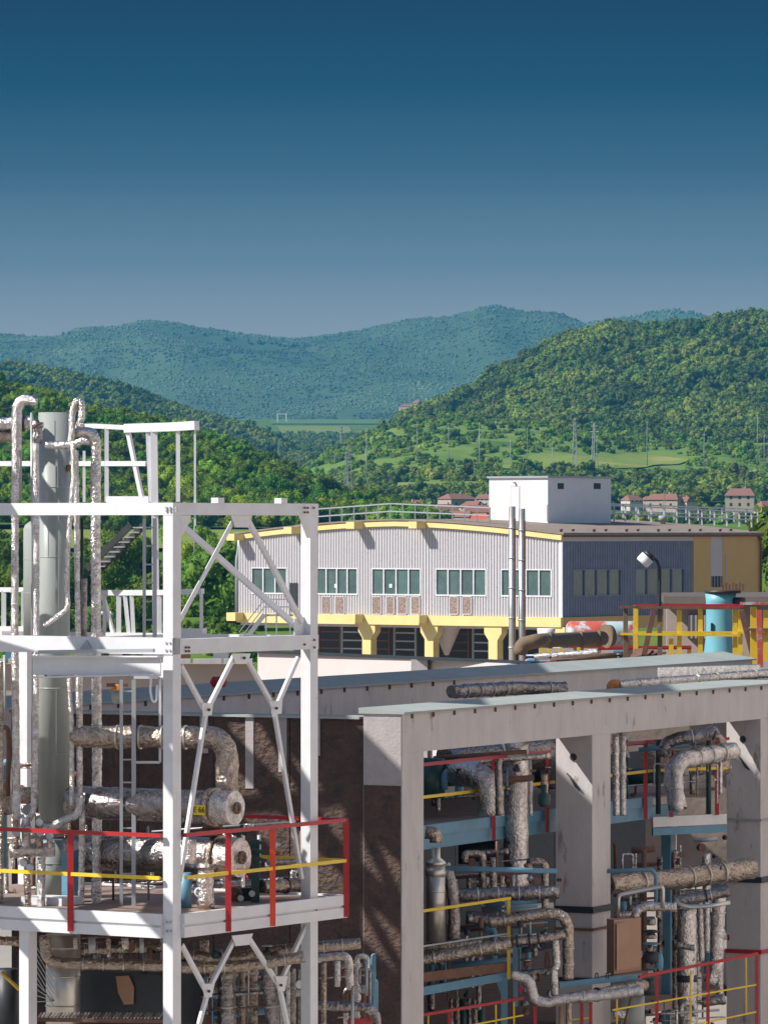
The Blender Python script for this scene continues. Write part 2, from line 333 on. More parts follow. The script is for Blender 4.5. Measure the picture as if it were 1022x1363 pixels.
def flat_field(name, px0, px1, Y0, Y1, m, lift=.7, slant=0):
    mb = MB(); nx = 14; ny = 8
    for j in range(ny):
        Y = Y0 + (Y1 - Y0) * j / (ny - 1)
        for i in range(nx):
            px = px0 + (px1 - px0) * i / (nx - 1) + slant * j / (ny - 1); X = (px - HX) / F * Y
            mb.v.append(Vector((X, Y, base_z(Y) + .45 + lift)))
    mb.f = [(j * nx + i, j * nx + i + 1, (j + 1) * nx + i + 1, (j + 1) * nx + i) for j in range(ny - 1) for i in range(nx - 1)]; mb.sm = [True] * len(mb.f)
    return solo(name, mb, m, kind='structure')
flat_field('valley_field', 375, 470, 5450, 6150, G4, slant=-6)
flat_field('valley_field', 360, 540, 6400, 6900, land_mat('pale_green_field', (.11, .19, .06), (.14, .21, .06), (.09, .16, .05), .01, .02))
flat_field('meadow', -60, 620, 880, 1140, G4, lift=.4)

# ------------------------------------------------------------------ trees
def leaf_mat(name, c, c2, rand=1.0, pscale=.018):
    m = mat(name, c, .75, c2=c2, nscale=.9, amt=.8, rand=rand, spec=.25, coord='Object')
    n = m.node_tree.nodes; l = m.node_tree.links; p = n['Principled BSDF']
    ge = n.new('ShaderNodeNewGeometry'); nz = n.new('ShaderNodeTexNoise'); nz.inputs['Scale'].default_value = pscale; nz.inputs['Detail'].default_value = 3; l.new(ge.outputs['Position'], nz.inputs['Vector'])
    mv = n.new('ShaderNodeMapRange'); mv.inputs[1].default_value = .32; mv.inputs[2].default_value = .68; mv.inputs[3].default_value = .62; mv.inputs[4].default_value = 1.5; l.new(nz.outputs[0], mv.inputs[0])
    mh = n.new('ShaderNodeMapRange'); mh.inputs[1].default_value = .35; mh.inputs[2].default_value = .65; mh.inputs[3].default_value = .515; mh.inputs[4].default_value = .482; l.new(nz.outputs[0], mh.inputs[0])
    h2 = n.new('ShaderNodeHueSaturation'); old = p.inputs['Base Color'].links[0].from_socket; l.new(old, h2.inputs[4]); l.new(mv.outputs[0], h2.inputs[2]); l.new(mh.outputs[0], h2.inputs[0]); l.new(h2.outputs[0], p.inputs['Base Color'])
    tr = n.new('ShaderNodeBsdfTranslucent'); ms = n.new('ShaderNodeMixShader'); ms.inputs[0].default_value = .3
    src = p.inputs['Base Color'].links[0].from_socket; l.new(src, tr.inputs[0]); l.new(p.outputs[0], ms.inputs[1]); l.new(tr.outputs[0], ms.inputs[2]); l.new(ms.outputs[0], n['Material Output'].inputs[0])
    return m
LF = leaf_mat('mixed_tree_leaves', (.145, .25, .014), (.065, .14, .008), .95, .05)
LFR = leaf_mat('dark_woodland_leaves', (.165, .235, .034), (.085, .14, .022), .75)
LFL = leaf_mat('light_green_leaves', (.17, .27, .03), (.09, .17, .018), .7)
def crown(name, r, h, nleaf, ls, m, lumps=9, seed=1, core=True):
    rnd = random.Random(seed); mb = MB()
    L_ = [(Vector((0, 0, h * .5)), min(r, h * .5) * .78)]
    for k in range(lumps):
        a = rnd.uniform(0, 6.283); zz = rnd.uniform(.12, .88); q = math.sqrt(max(0, 1 - (2 * zz - 1) ** 2)) * rnd.uniform(.45, .8)
        L_.append((Vector((math.cos(a) * q * r, math.sin(a) * q * r, zz * h)), r * rnd.uniform(.26, .48)))
    if core:
        for c, rr in L_:
            sg, rg = 8, 6; b = len(mb.v)
            for i in range(rg + 1):
                th = math.pi * i / rg
                for k in range(sg):
                    a = 2 * math.pi * k / sg; d = Vector((math.sin(th) * math.cos(a), math.sin(th) * math.sin(a), math.cos(th)))
                    mb.v.append(c + d * rr * (.82 + .3 * noise.noise((c + d * rr) * (2.2 / r) * 1.7)))
            for i in range(rg):
                for k in range(sg): mb.f.append((b + i * sg + k, b + (i + 1) * sg + k, b + (i + 1) * sg + (k + 1) % sg, b + i * sg + (k + 1) % sg)); mb.sm.append(True)
    for i in range(nleaf):
        c, rr = rnd.choice(L_); d = Vector((rnd.gauss(0, 1), rnd.gauss(0, 1), rnd.gauss(.15, 1))).normalized()
        p = c + d * rr * rnd.uniform(.8, 1.22); s = ls * rnd.uniform(.6, 1.4)
        nrm = (d + Vector((rnd.gauss(0, .5), rnd.gauss(0, .5), rnd.gauss(0, .5)))).normalized(); a = nrm.cross(Vector((rnd.gauss(0, 1), rnd.gauss(0, 1), rnd.gauss(0, 1)))).normalized(); e2 = nrm.cross(a)
        b = len(mb.v); mb.v += [p + a * s, p + e2 * s * .7, p - a * s, p - e2 * s * .7]; mb.f.append((b, b + 1, b + 2, b + 3)); mb.sm.append(False)
    return mb
hidden = bpy.data.collections.new('crown_sources')
def src_obj(name, mb, m):
    o = bpy.data.objects.new(name, mb.mesh(name, m)); return o
def gn_scatter(name, pts, scales, sources, label, cat='trees'):
    me = bpy.data.meshes.new(name); base = pts[0].copy(); me.from_pydata([tuple(p - base) for p in pts], [], [])
    at = me.attributes.new('sz', 'FLOAT', 'POINT'); at.data.foreach_set('value', scales)
    o = bpy.data.objects.new(name, me); o.location = base; col.objects.link(o); tag(o, label, None, None, 'stuff')
    g = bpy.data.node_groups.new(name + '_nodes', 'GeometryNodeTree')
    g.interface.new_socket('Geometry', in_out='INPUT', socket_type='NodeSocketGeometry'); g.interface.new_socket('Geometry', in_out='OUTPUT', socket_type='NodeSocketGeometry')
    n = g.nodes.new; l = g.links.new; gi = n('NodeGroupInput'); go = n('NodeGroupOutput')
    iop = n('GeometryNodeInstanceOnPoints'); jn = n('GeometryNodeJoinGeometry')
    g2i = None
    for s in sources:
        oi = n('GeometryNodeObjectInfo'); oi.inputs['Object'].default_value = s; oi.inputs['As Instance'].default_value = True; l(oi.outputs['Geometry'], jn.inputs[0])
    l(gi.outputs[0], iop.inputs['Points']); l(jn.outputs[0], iop.inputs['Instance']); iop.inputs['Pick Instance'].default_value = True
    ri = n('FunctionNodeRandomValue'); ri.data_type = 'INT'; ri.inputs[4].default_value = 0; ri.inputs[5].default_value = len(sources) - 1; l(ri.outputs[2], iop.inputs['Instance Index'])
    rv = n('FunctionNodeRandomValue'); rv.data_type = 'FLOAT_VECTOR'; rv.inputs[0].default_value = (-.15, -.15, 0); rv.inputs[1].default_value = (.15, .15, 6.28); rv.inputs['Seed'].default_value = 5; l(rv.outputs[0], iop.inputs['Rotation'])
    na = n('GeometryNodeInputNamedAttribute'); na.data_type = 'FLOAT'; na.inputs[0].default_value = 'sz'; l(na.outputs[0], iop.inputs['Scale'])
    l(iop.outputs[0], go.inputs[0]); md = o.modifiers.new('scatter', 'NODES'); md.node_group = g
    return o
# unit crowns: about 1 m radius, 1.7 m high
SRC = [src_obj('woodland_crown', crown('c', 1, 1.6, 240, .14, LFR, 7, 10 + k), LFR) for k in range(4)]
SRL = [src_obj('shrub_crown', crown('c', 1, 1.3, 420, .11, LFL, 8, 30 + k), LFL) for k in range(3)]
SRM = [src_obj('mixed_crown', crown('c', 1, 1.7, 700, .085, LF, 10, 50 + k), LF) for k in range(4)]
rnd = random.Random(3)
def scatter_hill(h, n, t0, t1, a0, a1, s0, s1, drop=.55, keep=lambda px, t: True, big=.15):
    pts = []; ss = []
    for _ in range(n):
        px = rnd.uniform(a0, a1); t = rnd.uniform(t0, t1)
        if not keep(px, t): continue
        s = rnd.uniform(s0, s1) * (1.35 if rnd.random() < big else 1); p = h.pt(px, t); p.z -= s * drop; pts.append(p); ss.append(s)
    return pts, ss
def infield(px, t):
    lo_ = interp([(655, .36), (760, .33), (840, .42), (915, .50)], px); hi_ = interp([(655, .40), (700, .50), (780, .56), (860, .68), (915, .66)], px)
    if 655 < px < 915 and lo_ - .02 < t < hi_ + .02: return True
    return 515 < px < 695 and .15 < t < .24
p_, s_ = scatter_hill(right, 8500, .0, 1.06, 440, 1500, 2.2, 5.6, big=.2); gn_scatter('hill_woodland', p_, s_, SRC, 'dense dark green woodland covering the large rounded hill on the right')
p_, s_ = scatter_hill(mid, 7500, .1, 1.05, -550, 500, 3.0, 5.2); gn_scatter('hill_woodland', p_, s_, SRC, 'hazy bluish woodland on the middle hill behind the near wooded slope')
p_, s_ = scatter_hill(low, 5200, .0, 1.05, 385, 1500, 1.3, 3.0, keep=lambda px, t: not infield(px, t) and noise.noise(Vector((px * .02, t * 9, 0))) > .02 - .45 * t); gn_scatter('slope_shrubs', p_, s_, SRL + SRM[:1], 'light green scrub on the lower slope below the large wooded hill')
p_, s_ = scatter_hill(low, 900, .0, .34, 385, 1500, 3.0, 5.0, keep=lambda px, t: not infield(px, t)); gn_scatter('valley_trees', p_, s_, SRC, 'dark broadleaf trees along the foot of the slope behind the village')
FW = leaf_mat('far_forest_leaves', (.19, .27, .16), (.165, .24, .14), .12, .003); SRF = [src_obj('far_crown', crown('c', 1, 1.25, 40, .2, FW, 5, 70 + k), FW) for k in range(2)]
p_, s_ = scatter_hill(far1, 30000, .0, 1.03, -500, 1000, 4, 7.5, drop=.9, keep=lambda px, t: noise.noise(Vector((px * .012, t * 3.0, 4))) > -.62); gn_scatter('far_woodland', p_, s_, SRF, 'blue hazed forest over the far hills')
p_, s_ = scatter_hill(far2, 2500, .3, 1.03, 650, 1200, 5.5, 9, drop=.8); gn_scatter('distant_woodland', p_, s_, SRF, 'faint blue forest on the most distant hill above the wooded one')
# valley floor between the slopes
p_ = []; s_ = []
for _ in range(1500):
    Y = rnd.uniform(2900, 5350); px = rnd.uniform(330, 560); s = rnd.uniform(2.5, 5)
    p_.append(Vector(((px - HX) / F * Y, Y, base_z(Y) - s * .3))); s_.append(s)
gn_scatter('valley_floor_trees', p_, s_, SRC, 'hazy trees on the valley floor below the pale fields')
p_ = []; s_ = []
for _ in range(420):
    Y = rnd.uniform(1650, 2150); px = rnd.uniform(470, 1250); s = rnd.uniform(2.0, 3.6)
    p_.append(Vector(((px - HX) / F * Y, Y, base_z(Y) - s * .5))); s_.append(s)
gn_scatter('village_trees', p_, s_, SRM, 'green garden trees among the village houses')

# the near wooded slope: single trees
def make_tree(name, label, cat, r, h, trunk_h, m, seed, nleaf, ls, group=None):
    t = thing(name, label, cat, (0, 0, 0), group)
    c = crown('crown', r, h, nleaf, ls, m, 12, seed); c.v = [v + Vector((0, 0, trunk_h)) for v in c.v]
    part('crown', c, m, t)
    tr = MB(); rn = random.Random(seed); tr.ring_tube([Vector((0, 0, -1)), Vector((.05, 0, trunk_h * .6)), Vector((0, .1, trunk_h + h * .5))], [.09 * r, .06 * r, .03 * r], 7)
    for k in range(5):
        a = rn.uniform(0, 6.28); z0 = trunk_h + rn.uniform(0, h * .3); tr.ring_tube([Vector((0, 0, z0)), Vector((math.cos(a) * r * .3, math.sin(a) * r * .3, z0 + h * .18)), Vector((math.cos(a) * r * .65, math.sin(a) * r * .65, z0 + h * .3))], [.035 * r, .025 * r, .012 * r], 5)
    part('trunk', tr, 'bark', t)
    return t
GT = 'broadleaf trees crowded on the near wooded slope behind the white tower'
kinds = [make_tree('broadleaf_tree', 'rounded green tree in the wood on the near slope behind the steel tower', 'tree', 3.0, 5.2, 1.2, LF, 100 + k, 2400, .21, GT) for k in range(4)]
allp = []
for _ in range(2300):
    px = rnd.uniform(-420, 590); t = rnd.uniform(.0, 1.05); s = rnd.uniform(.7, 1.25) * (1.25 if rnd.random() < .12 else 1)
    p = left.pt(px, t); p.z -= 1.9 * s; allp.append((px, t, p, s))
vis = [q for q in allp if -5 < q[0] < 540]
vis.sort(key=lambda q: q[1]); vis = [q for q in vis if q[1] < .93]
pick = rnd.sample(vis[: int(len(vis) * .75)], 280)
ps = set(id(q) for q in pick)
for i, q in enumerate(pick):
    if i < 4: o = kinds[i]; o.location = q[2]; o.scale = (q[3],) * 3; o.rotation_euler.z = rnd.uniform(0, 6)
    else: copy_thing(kinds[i % 4], q[2], rnd.uniform(0, 6), q[3])
rest = [q for q in allp if id(q) not in ps]
gn_scatter('slope_woodland', [q[2] + Vector((0, 0, .8)) for q in rest], [q[3] * 3.0 for q in rest], SRM, 'rest of the sunlit green wood on the near slope behind the steel tower')
# bushes and trees between the meadow and the plant
nb = [make_tree('roadside_tree', 'x', 'tree', 2.6, 4.6, 1.0, LFL, 140, 3600, .15), make_tree('roadside_tree', 'x', 'tree', 2.6, 4.2, .9, LF, 141, 3600, .15)]
near_trees = [(292, 850, 560, 1.55, 'bright green tree left of the corrugated building, beyond the lattice frame'), (262, 838, 600, 1.2, 'lower bright green tree just right of the front tower column'),
 (318, 842, 620, .85, 'small green tree against the left end of the corrugated building'), (246, 775, 720, .95, 'round shrub with dark leaves above the front tower column brace'),
 (160, 800, 640, 1.35, 'loose green tree right of the foil wrapped riser'), (140, 760, 760, 1.1, 'pale green tree under the sloping tower stair'), (185, 775, 700, 1.0, 'green tree behind the upper ladder of the tower'),
 (120, 735, 800, .8, 'small dark tree at the meadow edge behind the vessel pipes'), (12, 790, 660, 1.3, 'dark green tree at the left edge of the picture above the middle beam'), (-10, 845, 560, 1.3, 'bushy tree at the far left between vessel pipe and frame'),
 (205, 850, 560, 1.05, 'bush at the foot of the tower ladder above the middle beam'), (175, 858, 540, 1.0, 'bush low behind the second platform rails'), (270, 740, 830, .9, 'dark tree beside the meadow beneath the top frame beam'),
 (1072, 770, 450, 2.9, 'yellow green tree beyond the right end of the ochre wall'), (1105, 850, 430, 2.2, 'leafy tree at the right edge behind the ochre wall'), (60, 780, 700, 1.2, 'green tree behind the tall grey vessel'),
 (225, 745, 880, .8, 'small round tree at the meadow corner behind the ladder'), (300, 760, 760, .7, 'small shrub by the roofline left of the corrugated building'), (150, 715, 950, .8, 'small tree standing out in the bright meadow'), (35, 740, 860, .9, 'meadow tree left of the tall grey vessel'),
 (100, 820, 600, 1.1, 'tree low behind the vessel and the thin pipes'), (330, 800, 640, .8, 'shrub half hidden by the left wall end of the building'), (275, 800, 640, 1.0, 'middle bright tree seen through the crossed braces')]
for i, (px, py, Y, s, lb) in enumerate(near_trees):
    o = nb[i % 2] if i < 2 else copy_thing(nb[i % 2], (0, 0, 0)); o['label'] = lb
    p = P(px, py, Y); o.location = (p.x, Y, base_z(Y) - .5)
    top = P(px, py, Y).z + 5 * s  # not used for the ground: trees stand on it
    o.scale = (s, s, s * 1.15); o.rotation_euler = (0, 0, i * 1.3)
p_ = []; s_ = []
for _ in range(700):
    Y = rnd.uniform(490, 860); px = rnd.uniform(-200, 345); s = rnd.uniform(.6, 1.5)
    if 150 < px < 210 and 560 < Y < 600: continue
    p_.append(Vector(((px - HX) / F * Y, Y, base_z(Y) - s * .35))); s_.append(s)
gn_scatter('undergrowth', p_, s_, SRL + SRM[:1], 'dense green undergrowth between the meadow and the plant')

# haze: even air around everything
hz = MB().box((0, 0), ((1, 0), (0, 1)), -7500, 7500, -600, 14500, -18, 455)
hm = bpy.data.materials.new('pale_haze'); hm.use_nodes = True; hn = hm.node_tree.nodes; hn.remove(hn['Principled BSDF'])
pv = hn.new('ShaderNodeVolumePrincipled'); pv.inputs['Color'].default_value = (.062, .285, .56, 1); pv.inputs['Density'].default_value = 8.5e-5; pv.inputs['Anisotropy'].default_value = 0
hm.node_tree.links.new(pv.outputs[0], hn['Material Output'].inputs['Volume'])
solo('haze', hz, hm, kind='stuff', base=Vector((0, 0, -18)))
# ------------------------------------------------------------------ far corrugated building
def axes(deg): s, c = math.sin(R(deg)), math.cos(R(deg)); return Vector((s, c, 0)), Vector((-c, s, 0))
class Frame:                                          # a rectangular thing: corner edge O, axes u (away right) and v (away left)
    def __init__(s, px, Y, deg): s.o = Vector(((px - HX) / F * Y, Y, 0)); s.u, s.v = axes(deg); s.ax = (s.u, s.v)
    def w(s, a, b, z=0): return s.o + s.u * a + s.v * b + Vector((0, 0, z))
    def onb(s, px, py, b=0):                          # on the right-hand face (or a plane parallel to it) -> (a, z)
        p = hit(px, py, s.o + s.v * b, s.v); return (p - s.o).dot(s.u), p.z
    def ona(s, px, py, a=0):                          # on the left-hand face -> (b, z)
        p = hit(px, py, s.o + s.u * a, s.u); return (p - s.o).dot(s.v), p.z
    def B(s, px, py, b=0): return hit(px, py, s.o + s.v * b, s.v)
    def A(s, px, py, a=0): return hit(px, py, s.o + s.u * a, s.u)
    def box(s, mb, a0, a1, b0, b1, z0, z1): return mb.box(s.o, s.ax, a0, a1, b0, b1, z0, z1)
bf = Frame(748, 340, 37)
bl = bf.ona(318, 760)[0]; br = bf.onb(1010, 740)[0]   # facade lengths
zt = bf.ona(748, 712)[1]; zs = bf.ona(748, 822)[1]; zb = bf.ona(748, 835)[1]; zr = .35
aG = bf.onb(921, 760)[0]                              # where grey siding turns to ochre
bd_ = thing('industrial_building', 'wide two storey building with corrugated grey siding, yellow beams and a flat gabled roof', 'building', bf.w(0, 0, -16))
def roofz(b):                                         # eave to ridge to eave, seen on the left-hand facade
    t = b / bl; return zt + (zr - zt) * (1 - abs(2 * t - 1) ** 1.6)
def corr(mb, fr, face, l0, l1, z0, z1fn, pitch, dep):  # trapezoid corrugation as real folds
    n = int((l1 - l0) / pitch); pr = [(0, 0), (.32, 0), (.42, dep), (.9, dep)]
    ln = []
    for k in range(n):
        for q, d in pr: ln.append((l0 + (l1 - l0) * (k + q) / n, d))
    ln.append((l1, 0)); b0 = len(mb.v)
    for x, d in ln:
        for z in (z0, z1fn(x)): mb.v.append(fr.w(-d, x, z) if face == 'a' else fr.w(x, -d, z))
    for i in range(len(ln) - 1):
        mb.f.append((b0 + 2 * i, b0 + 2 * i + 1, b0 + 2 * i + 3, b0 + 2 * i + 2)); mb.sm.append(False)
fz = .37
wz1 = bf.ona(748, 758)[1]; wz0 = bf.ona(748, 795)[1]
# window list on the left facade (px ranges), and on the right facade
wa = [(335, 383, 3), (421, 477, 4), (495, 561, 4), (580, 648, 4), (667, 735, 4)]
wb = [(761, 826, 4), (844, 910, 4)]
core = MB(); bf.box(core, .12, br, .12, bl - .12, zs - .02, zt - .05)
part('core_wall', core, 'siding', bd_)
mb = MB(); spans = []
wins = sorted([(bf.ona(b, 770)[0], bf.ona(a, 770)[0], n) for a, b, n in wa])
cur = 0
def tz(b): return roofz(b) - fz
for b0_, b1_, n in wins + [(bl, bl, 0)]:
    if b0_ - cur > .1: corr(mb, bf, 'a', cur, b0_, zs, tz, .235, .06)
    if n: corr(mb, bf, 'a', b0_, b1_, zs, lambda x: wz0, .235, .06); corr(mb, bf, 'a', b0_, b1_, wz1, tz, .235, .06)
    cur = b1_
part('siding_panel', mb, 'siding', bd_)
mb = MB(); cur = 0; wins2 = [(bf.onb(a, 770)[0], bf.onb(b, 770)[0], n) for a, b, n in wb]
for a0_, a1_, n in wins2 + [(aG, aG, 0)]:
    if a0_ - cur > .1: corr(mb, bf, 'b', cur, a0_, zs, lambda x: zt - .3, .30, .06)
    if n: corr(mb, bf, 'b', a0_, a1_, zs, lambda x: wz0 - .0, .30, .06); corr(mb, bf, 'b', a0_, a1_, wz1, lambda x: zt - .3, .30, .06)
    cur = a1_
SD = mat('shade_tinted_siding', (.215, .235, .30), .6, c2=(.17, .19, .25), nscale=1.5, stain=(.14, .13, .16), sscale=2, sth=.7)  # left siding's colour darkened and blued, this side's shade put in
part('siding_panel', mb, SD, bd_, label='siding round the right-hand side, its shade put into the darker blue grey colour')
def window(face, l0, l1, n, lab=None):
    fr = MB(); dd = .10
    bx = (lambda m_, x0, x1, d0, d1, z0, z1: bf.box(m_, -d1, -d0, x0, x1, z0, z1)) if face == 'a' else (lambda m_, x0, x1, d0, d1, z0, z1: bf.box(m_, x0, x1, -d1, -d0, z0, z1))
    bx(fr, l0, l1, -.10, .09, wz0, wz0 + .10); bx(fr, l0, l1, -.10, .09, wz1 - .07, wz1)
    for k in range(n + 1):
        x = l0 + (l1 - l0) * k / n; x0 = min(max(x - .045, l0), l1 - .09); bx(fr, x0, x0 + .09, -.10, .088, wz0 + .10, wz1 - .07)
    f = part('window', fr, 'white_frame' if face == 'a' else SD, bd_)  # right-hand frames take the same shade-darkened colour
    for k in range(n):
        g = MB(); x0 = l0 + (l1 - l0) * k / n; x1 = l0 + (l1 - l0) * (k + 1) / n; tl = random.uniform(-.03, .03)
        bx(g, x0 + .04, x1 - .04, -.04, -.02, wz0 + .08, wz1 - .05); part('pane', g, 'glass', f)
    return f
for i, (a, b, n) in enumerate(wins): window('a', a, b, n)
for (a, b, n) in wins2: window('b', a, b, n)
for px in (445, 517):                                 # paper notices in two panes
    b_, z_ = bf.ona(px + (2 if px == 445 else 3), 780); m_ = MB(); bf.box(m_, -.02, .0, b_ - .12, b_ + .12, z_ - .12, z_ + .14); part('paper_notice', m_, 'white', bd_)
VB = mat('brown_louvre_panel', (.36, .27, .23), .8, c2=(.16, .11, .09), nscale=9, amt=.3)
for px0, px1 in ((430, 441), (448, 459), (497, 508), (516, 525), (531, 542), (549, 559), (600, 610), (617, 628)):
    b1_, z1_ = bf.ona(px0, 795); b0_, z0_ = bf.ona(px1, 817); m_ = MB(); bf.box(m_, -.10, -.03, b0_, b1_, z0_, z1_); lv = part('louvre_panel', m_, VB, bd_)
    m_ = MB()
    for q in ((b0_ - .07, b0_), (b1_, b1_ + .07)): bf.box(m_, -.12, -.02, q[0], q[1], z0_, z1_)
    bf.box(m_, -.12, -.02, b0_, b1_, z1_, z1_ + .07); bf.box(m_, -.12, -.02, b0_, b1_, z0_ - .07, z0_); part('frame', m_, 'siding', lv)
# fascia, beam ends, roof
mb = MB(); nb_ = 16
for k in range(nb_):
    b0_, b1_ = bl * k / nb_ - (.0 if k else .1), bl * (k + 1) / nb_; z0_, z1_ = roofz(max(b0_, 0)), roofz(b1_)
    mb.quad8([bf.w(-.25, b0_, z0_ - fz), bf.w(.0, b0_, z0_ - fz), bf.w(.0, b1_, z1_ - fz), bf.w(-.25, b1_, z1_ - fz), bf.w(-.25, b0_, z0_), bf.w(0, b0_, z0_), bf.w(0, b1_, z1_), bf.w(-.25, b1_, z1_)])
part('fascia', mb, 'yellow_wall', bd_)
for px, zz in ((322, 0), (398, 0), (481, 0), (564, 0)):
    b_ = bf.ona(px, 706)[0]; z_ = roofz(b_); m_ = MB(); bf.box(m_, -1.35, -.25, b_ - .36, b_ + .36, z_ - .47, z_ + .02); part('beam_end', m_, 'yellow_wall', bd_)
mb = MB(); b0_ = 0; aR = br + .3
def roof_pt(a, b): return bf.w(a, b, roofz(min(max(b, 0), bl)) + .03)
nk = 24
for k in range(nk):
    x0, x1 = -.35 + (bl + .7) * k / nk, -.35 + (bl + .7) * (k + 1) / nk
    up = Vector((0, 0, .12)); q = [roof_pt(-.32, x0), roof_pt(aR, x0), roof_pt(aR, x1), roof_pt(-.32, x1)]
    mb.quad8(q + [p + up for p in q])
part('roof', mb, 'roof_brown', bd_)
mb = MB(); bf.box(mb, 0, br + .2, -.32, -.10, zt - .16, zt + .02); part('gutter', mb, 'grout', bd_)
for k in range(13):
    m_ = MB(); a_ = .6 + k * (br - 1) / 12; m_.lathe(bf.w(a_, .5 + .4 * (k % 2), roofz(.5) + .12), [(.09, 0), (.09, .18), (.13, .18), (.13, .24)], 8); part('roof_vent', m_, 'grout', bd_)
mb = MB(); bf.box(mb, -.08, 0.02, -.07, .22, zs, zt - .45); part('corner_trim', mb, 'white_frame', bd_)
mb = MB(); bf.box(mb, 0.02, aG, -.12, .0, zt - .45, zt - .16); part('eave_band', mb, 'pale_wall', bd_)
# ochre end with its pale strip, small window, downpipe
mb = MB(); aP0, aP1 = bf.onb(944, 760)[0], bf.onb(960, 760)[0]; zW = bf.onb(944, 767)[1]
bf.box(mb, aG, aP0, -.14, .12, zb - 5, zt - .16); bf.box(mb, aP1, br, -.14, .12, zb - 5, zt - .16); bf.box(mb, aP0, aP1, -.138, .12, zb - 5, zW - .8)
part('ochre_wall', mb, 'ochre_wall', bd_)
mb = MB(); bf.box(mb, aP0, aP1, -.10, .12, zW, zt - .16); part('render_strip', mb, 'pale_wall', bd_)
mb = MB(); bf.box(mb, aP0, aP1, .0, .10, zW - .8, zW); w_ = part('window', mb, 'dark', bd_)
mb = MB()
for k in range(4): bf.box(mb, aP0 + (aP1 - aP0) * (k + .5) / 4 - .03, aP0 + (aP1 - aP0) * (k + .5) / 4 + .03, -.08, -.0, zW - .8, zW)
part('bars', mb, 'galv', w_)
mb = MB(); mb.tube([bf.w(br - .35, -.2, zt - .1), bf.w(br - .35, -.35, zt - .5), bf.w(br - .2, -.3, zt - 1.1), bf.w(br - .2, -.3, zb - 4)], .09, 8); part('downpipe', mb, 'grout', bd_)
mb = MB(); a_ = bf.onb(963, 740)[0]; bf.box(mb, a_, a_ + .06, -.22, -.14, zb, bf.onb(963, 738)[1]); part('conduit', mb, 'pale_wall', bd_)
# yellow ring beam and columns below, open dark ground storey
mb = MB(); bf.box(mb, -.30, .1, -.1, bl, zb, zs); part('ring_beam', mb, 'yellow_wall', bd_)
mb = MB(); bf.box(mb, .1, aG, -.16, .1, zb - .1, zs); part('ring_beam', mb, 'ochre_wall', bd_, label='right-hand side of the ring beam, its shade put into the ochre colour')  # yellow beam's shaded side, darkened by using the ochre colour
for px in (322, 481, 566, 658, 735):
    b_ = bf.ona(px, 830)[0]; m_ = MB()
    if px in (322, 481, 566): bf.box(m_, -1.3, -.302, b_ - .42, b_ + .42, zs - .55, zs + .05); part('beam_end', m_, 'yellow_wall', bd_)
for px in (490, 573, 658, 742):
    b_ = bf.ona(px, 830)[0]; m_ = MB(); bf.box(m_, -.2, .5, b_ - .38, b_ + .38, -16, zb - 1.0)
    m_.poly([bf.w(-.2, b_ - .75, zb), bf.w(-.2, b_ + .75, zb), bf.w(-.2, b_ + .75, zb - .5), bf.w(-.2, b_ + .38, zb - 1.0), bf.w(-.2, b_ - .38, zb - 1.0), bf.w(-.2, b_ - .75, zb - .5)], .7, bf.u)
    part('column', m_, 'yellow_wall', bd_)
mb = MB(); bf.box(mb, 6.5, 6.9, .2, bl, -16, zb); bf.box(mb, .15, .5, 0, .4, -16, zb); part('inner_wall', mb, 'dark', bd_)
mb = MB(); bf.box(mb, .1, 20, .1, bl - .1, zb - .2, zb - .001); part('floor_slab', mb, 'concrete', bd_)
mb = MB(); b_, z_ = bf.ona(389, 800); bf.box(mb, -.12, -.02, bf.ona(397, 800)[0], bf.ona(387, 800)[0], bf.ona(390, 812)[1], bf.ona(390, 776)[1]); part('door', mb, 'dark', bd_)
for k, px in enumerate((440, 470, 505, 540, 610, 645)):   # racks and pipes in the open storey
    b_ = bf.ona(px, 850, 2.5)[0]; m_ = MB(); z9 = zb - .1
    for j in range(4): bf.box(m_, 2.4, 2.6, b_ - .9, b_ + .9, z9 - .6 - j * .6, z9 - .5 - j * .6)
    bf.box(m_, 2.35, 2.5, b_ - 1, b_ - .9, -12, z9); bf.box(m_, 2.35, 2.5, b_ + .9, b_ + 1, -12, z9); part('storage_rack', m_, 'galv' if k % 2 else 'grout', bd_)
b_, z_ = bf.ona(590, 850, 1.2); m_ = MB(); m_.lathe(bf.w(1.6, b_, z_ - 1.2), [(.15, 0), (1.1, 2.2), (1.15, 2.9)], 20); part('hopper', m_, 'pale_wall', bd_)
# roof railings: rails and posts
def railing(label, pts, h, posts, r=.03, m='galv', mid=(.5,), group=None, name='roof_railing', toe=0, cat='railing', post_m=None):
    t = thing(name, label, cat, pts[0], group)
    for hh in (1.0,) + tuple(mid):
        mb = MB()
        for p, q in zip(pts, pts[1:]): mb.bar(p + Vector((0, 0, h * hh)), q + Vector((0, 0, h * hh)), r * 2)
        part('rail', mb, m, t)
    tot = sum((q - p).length for p, q in zip(pts, pts[1:]))
    for k in range(posts + 1):
        d = tot * k / posts; i = 0
        while i < len(pts) - 2 and d > (pts[i + 1] - pts[i]).length: d -= (pts[i + 1] - pts[i]).length; i += 1
        p = pts[i].lerp(pts[i + 1], min(1, d / max(1e-6, (pts[i + 1] - pts[i]).length)))
        mb = MB(); mb.bar(p, p + Vector((0, 0, h)), r * 2.2); part('post', mb, post_m or m, t)
    return t
zg = roofz(bl / 2) + .15
def rf(px, py, b): a_ = bf.onb(px, py, b)[0]; return bf.w(a_, b, zg - .1)
railing('long galvanised railing along the left roof edge of the corrugated building', [bf.w(1.2, bf.ona(423, 700, 1.2)[0], roofz(bl * .75) + .1), bf.w(1.2, bf.ona(520, 700, 1.2)[0], zg), bf.w(1.2, bf.ona(652, 700, 1.2)[0], roofz(bl * .28) + .1)], 1.1, 14, .045)
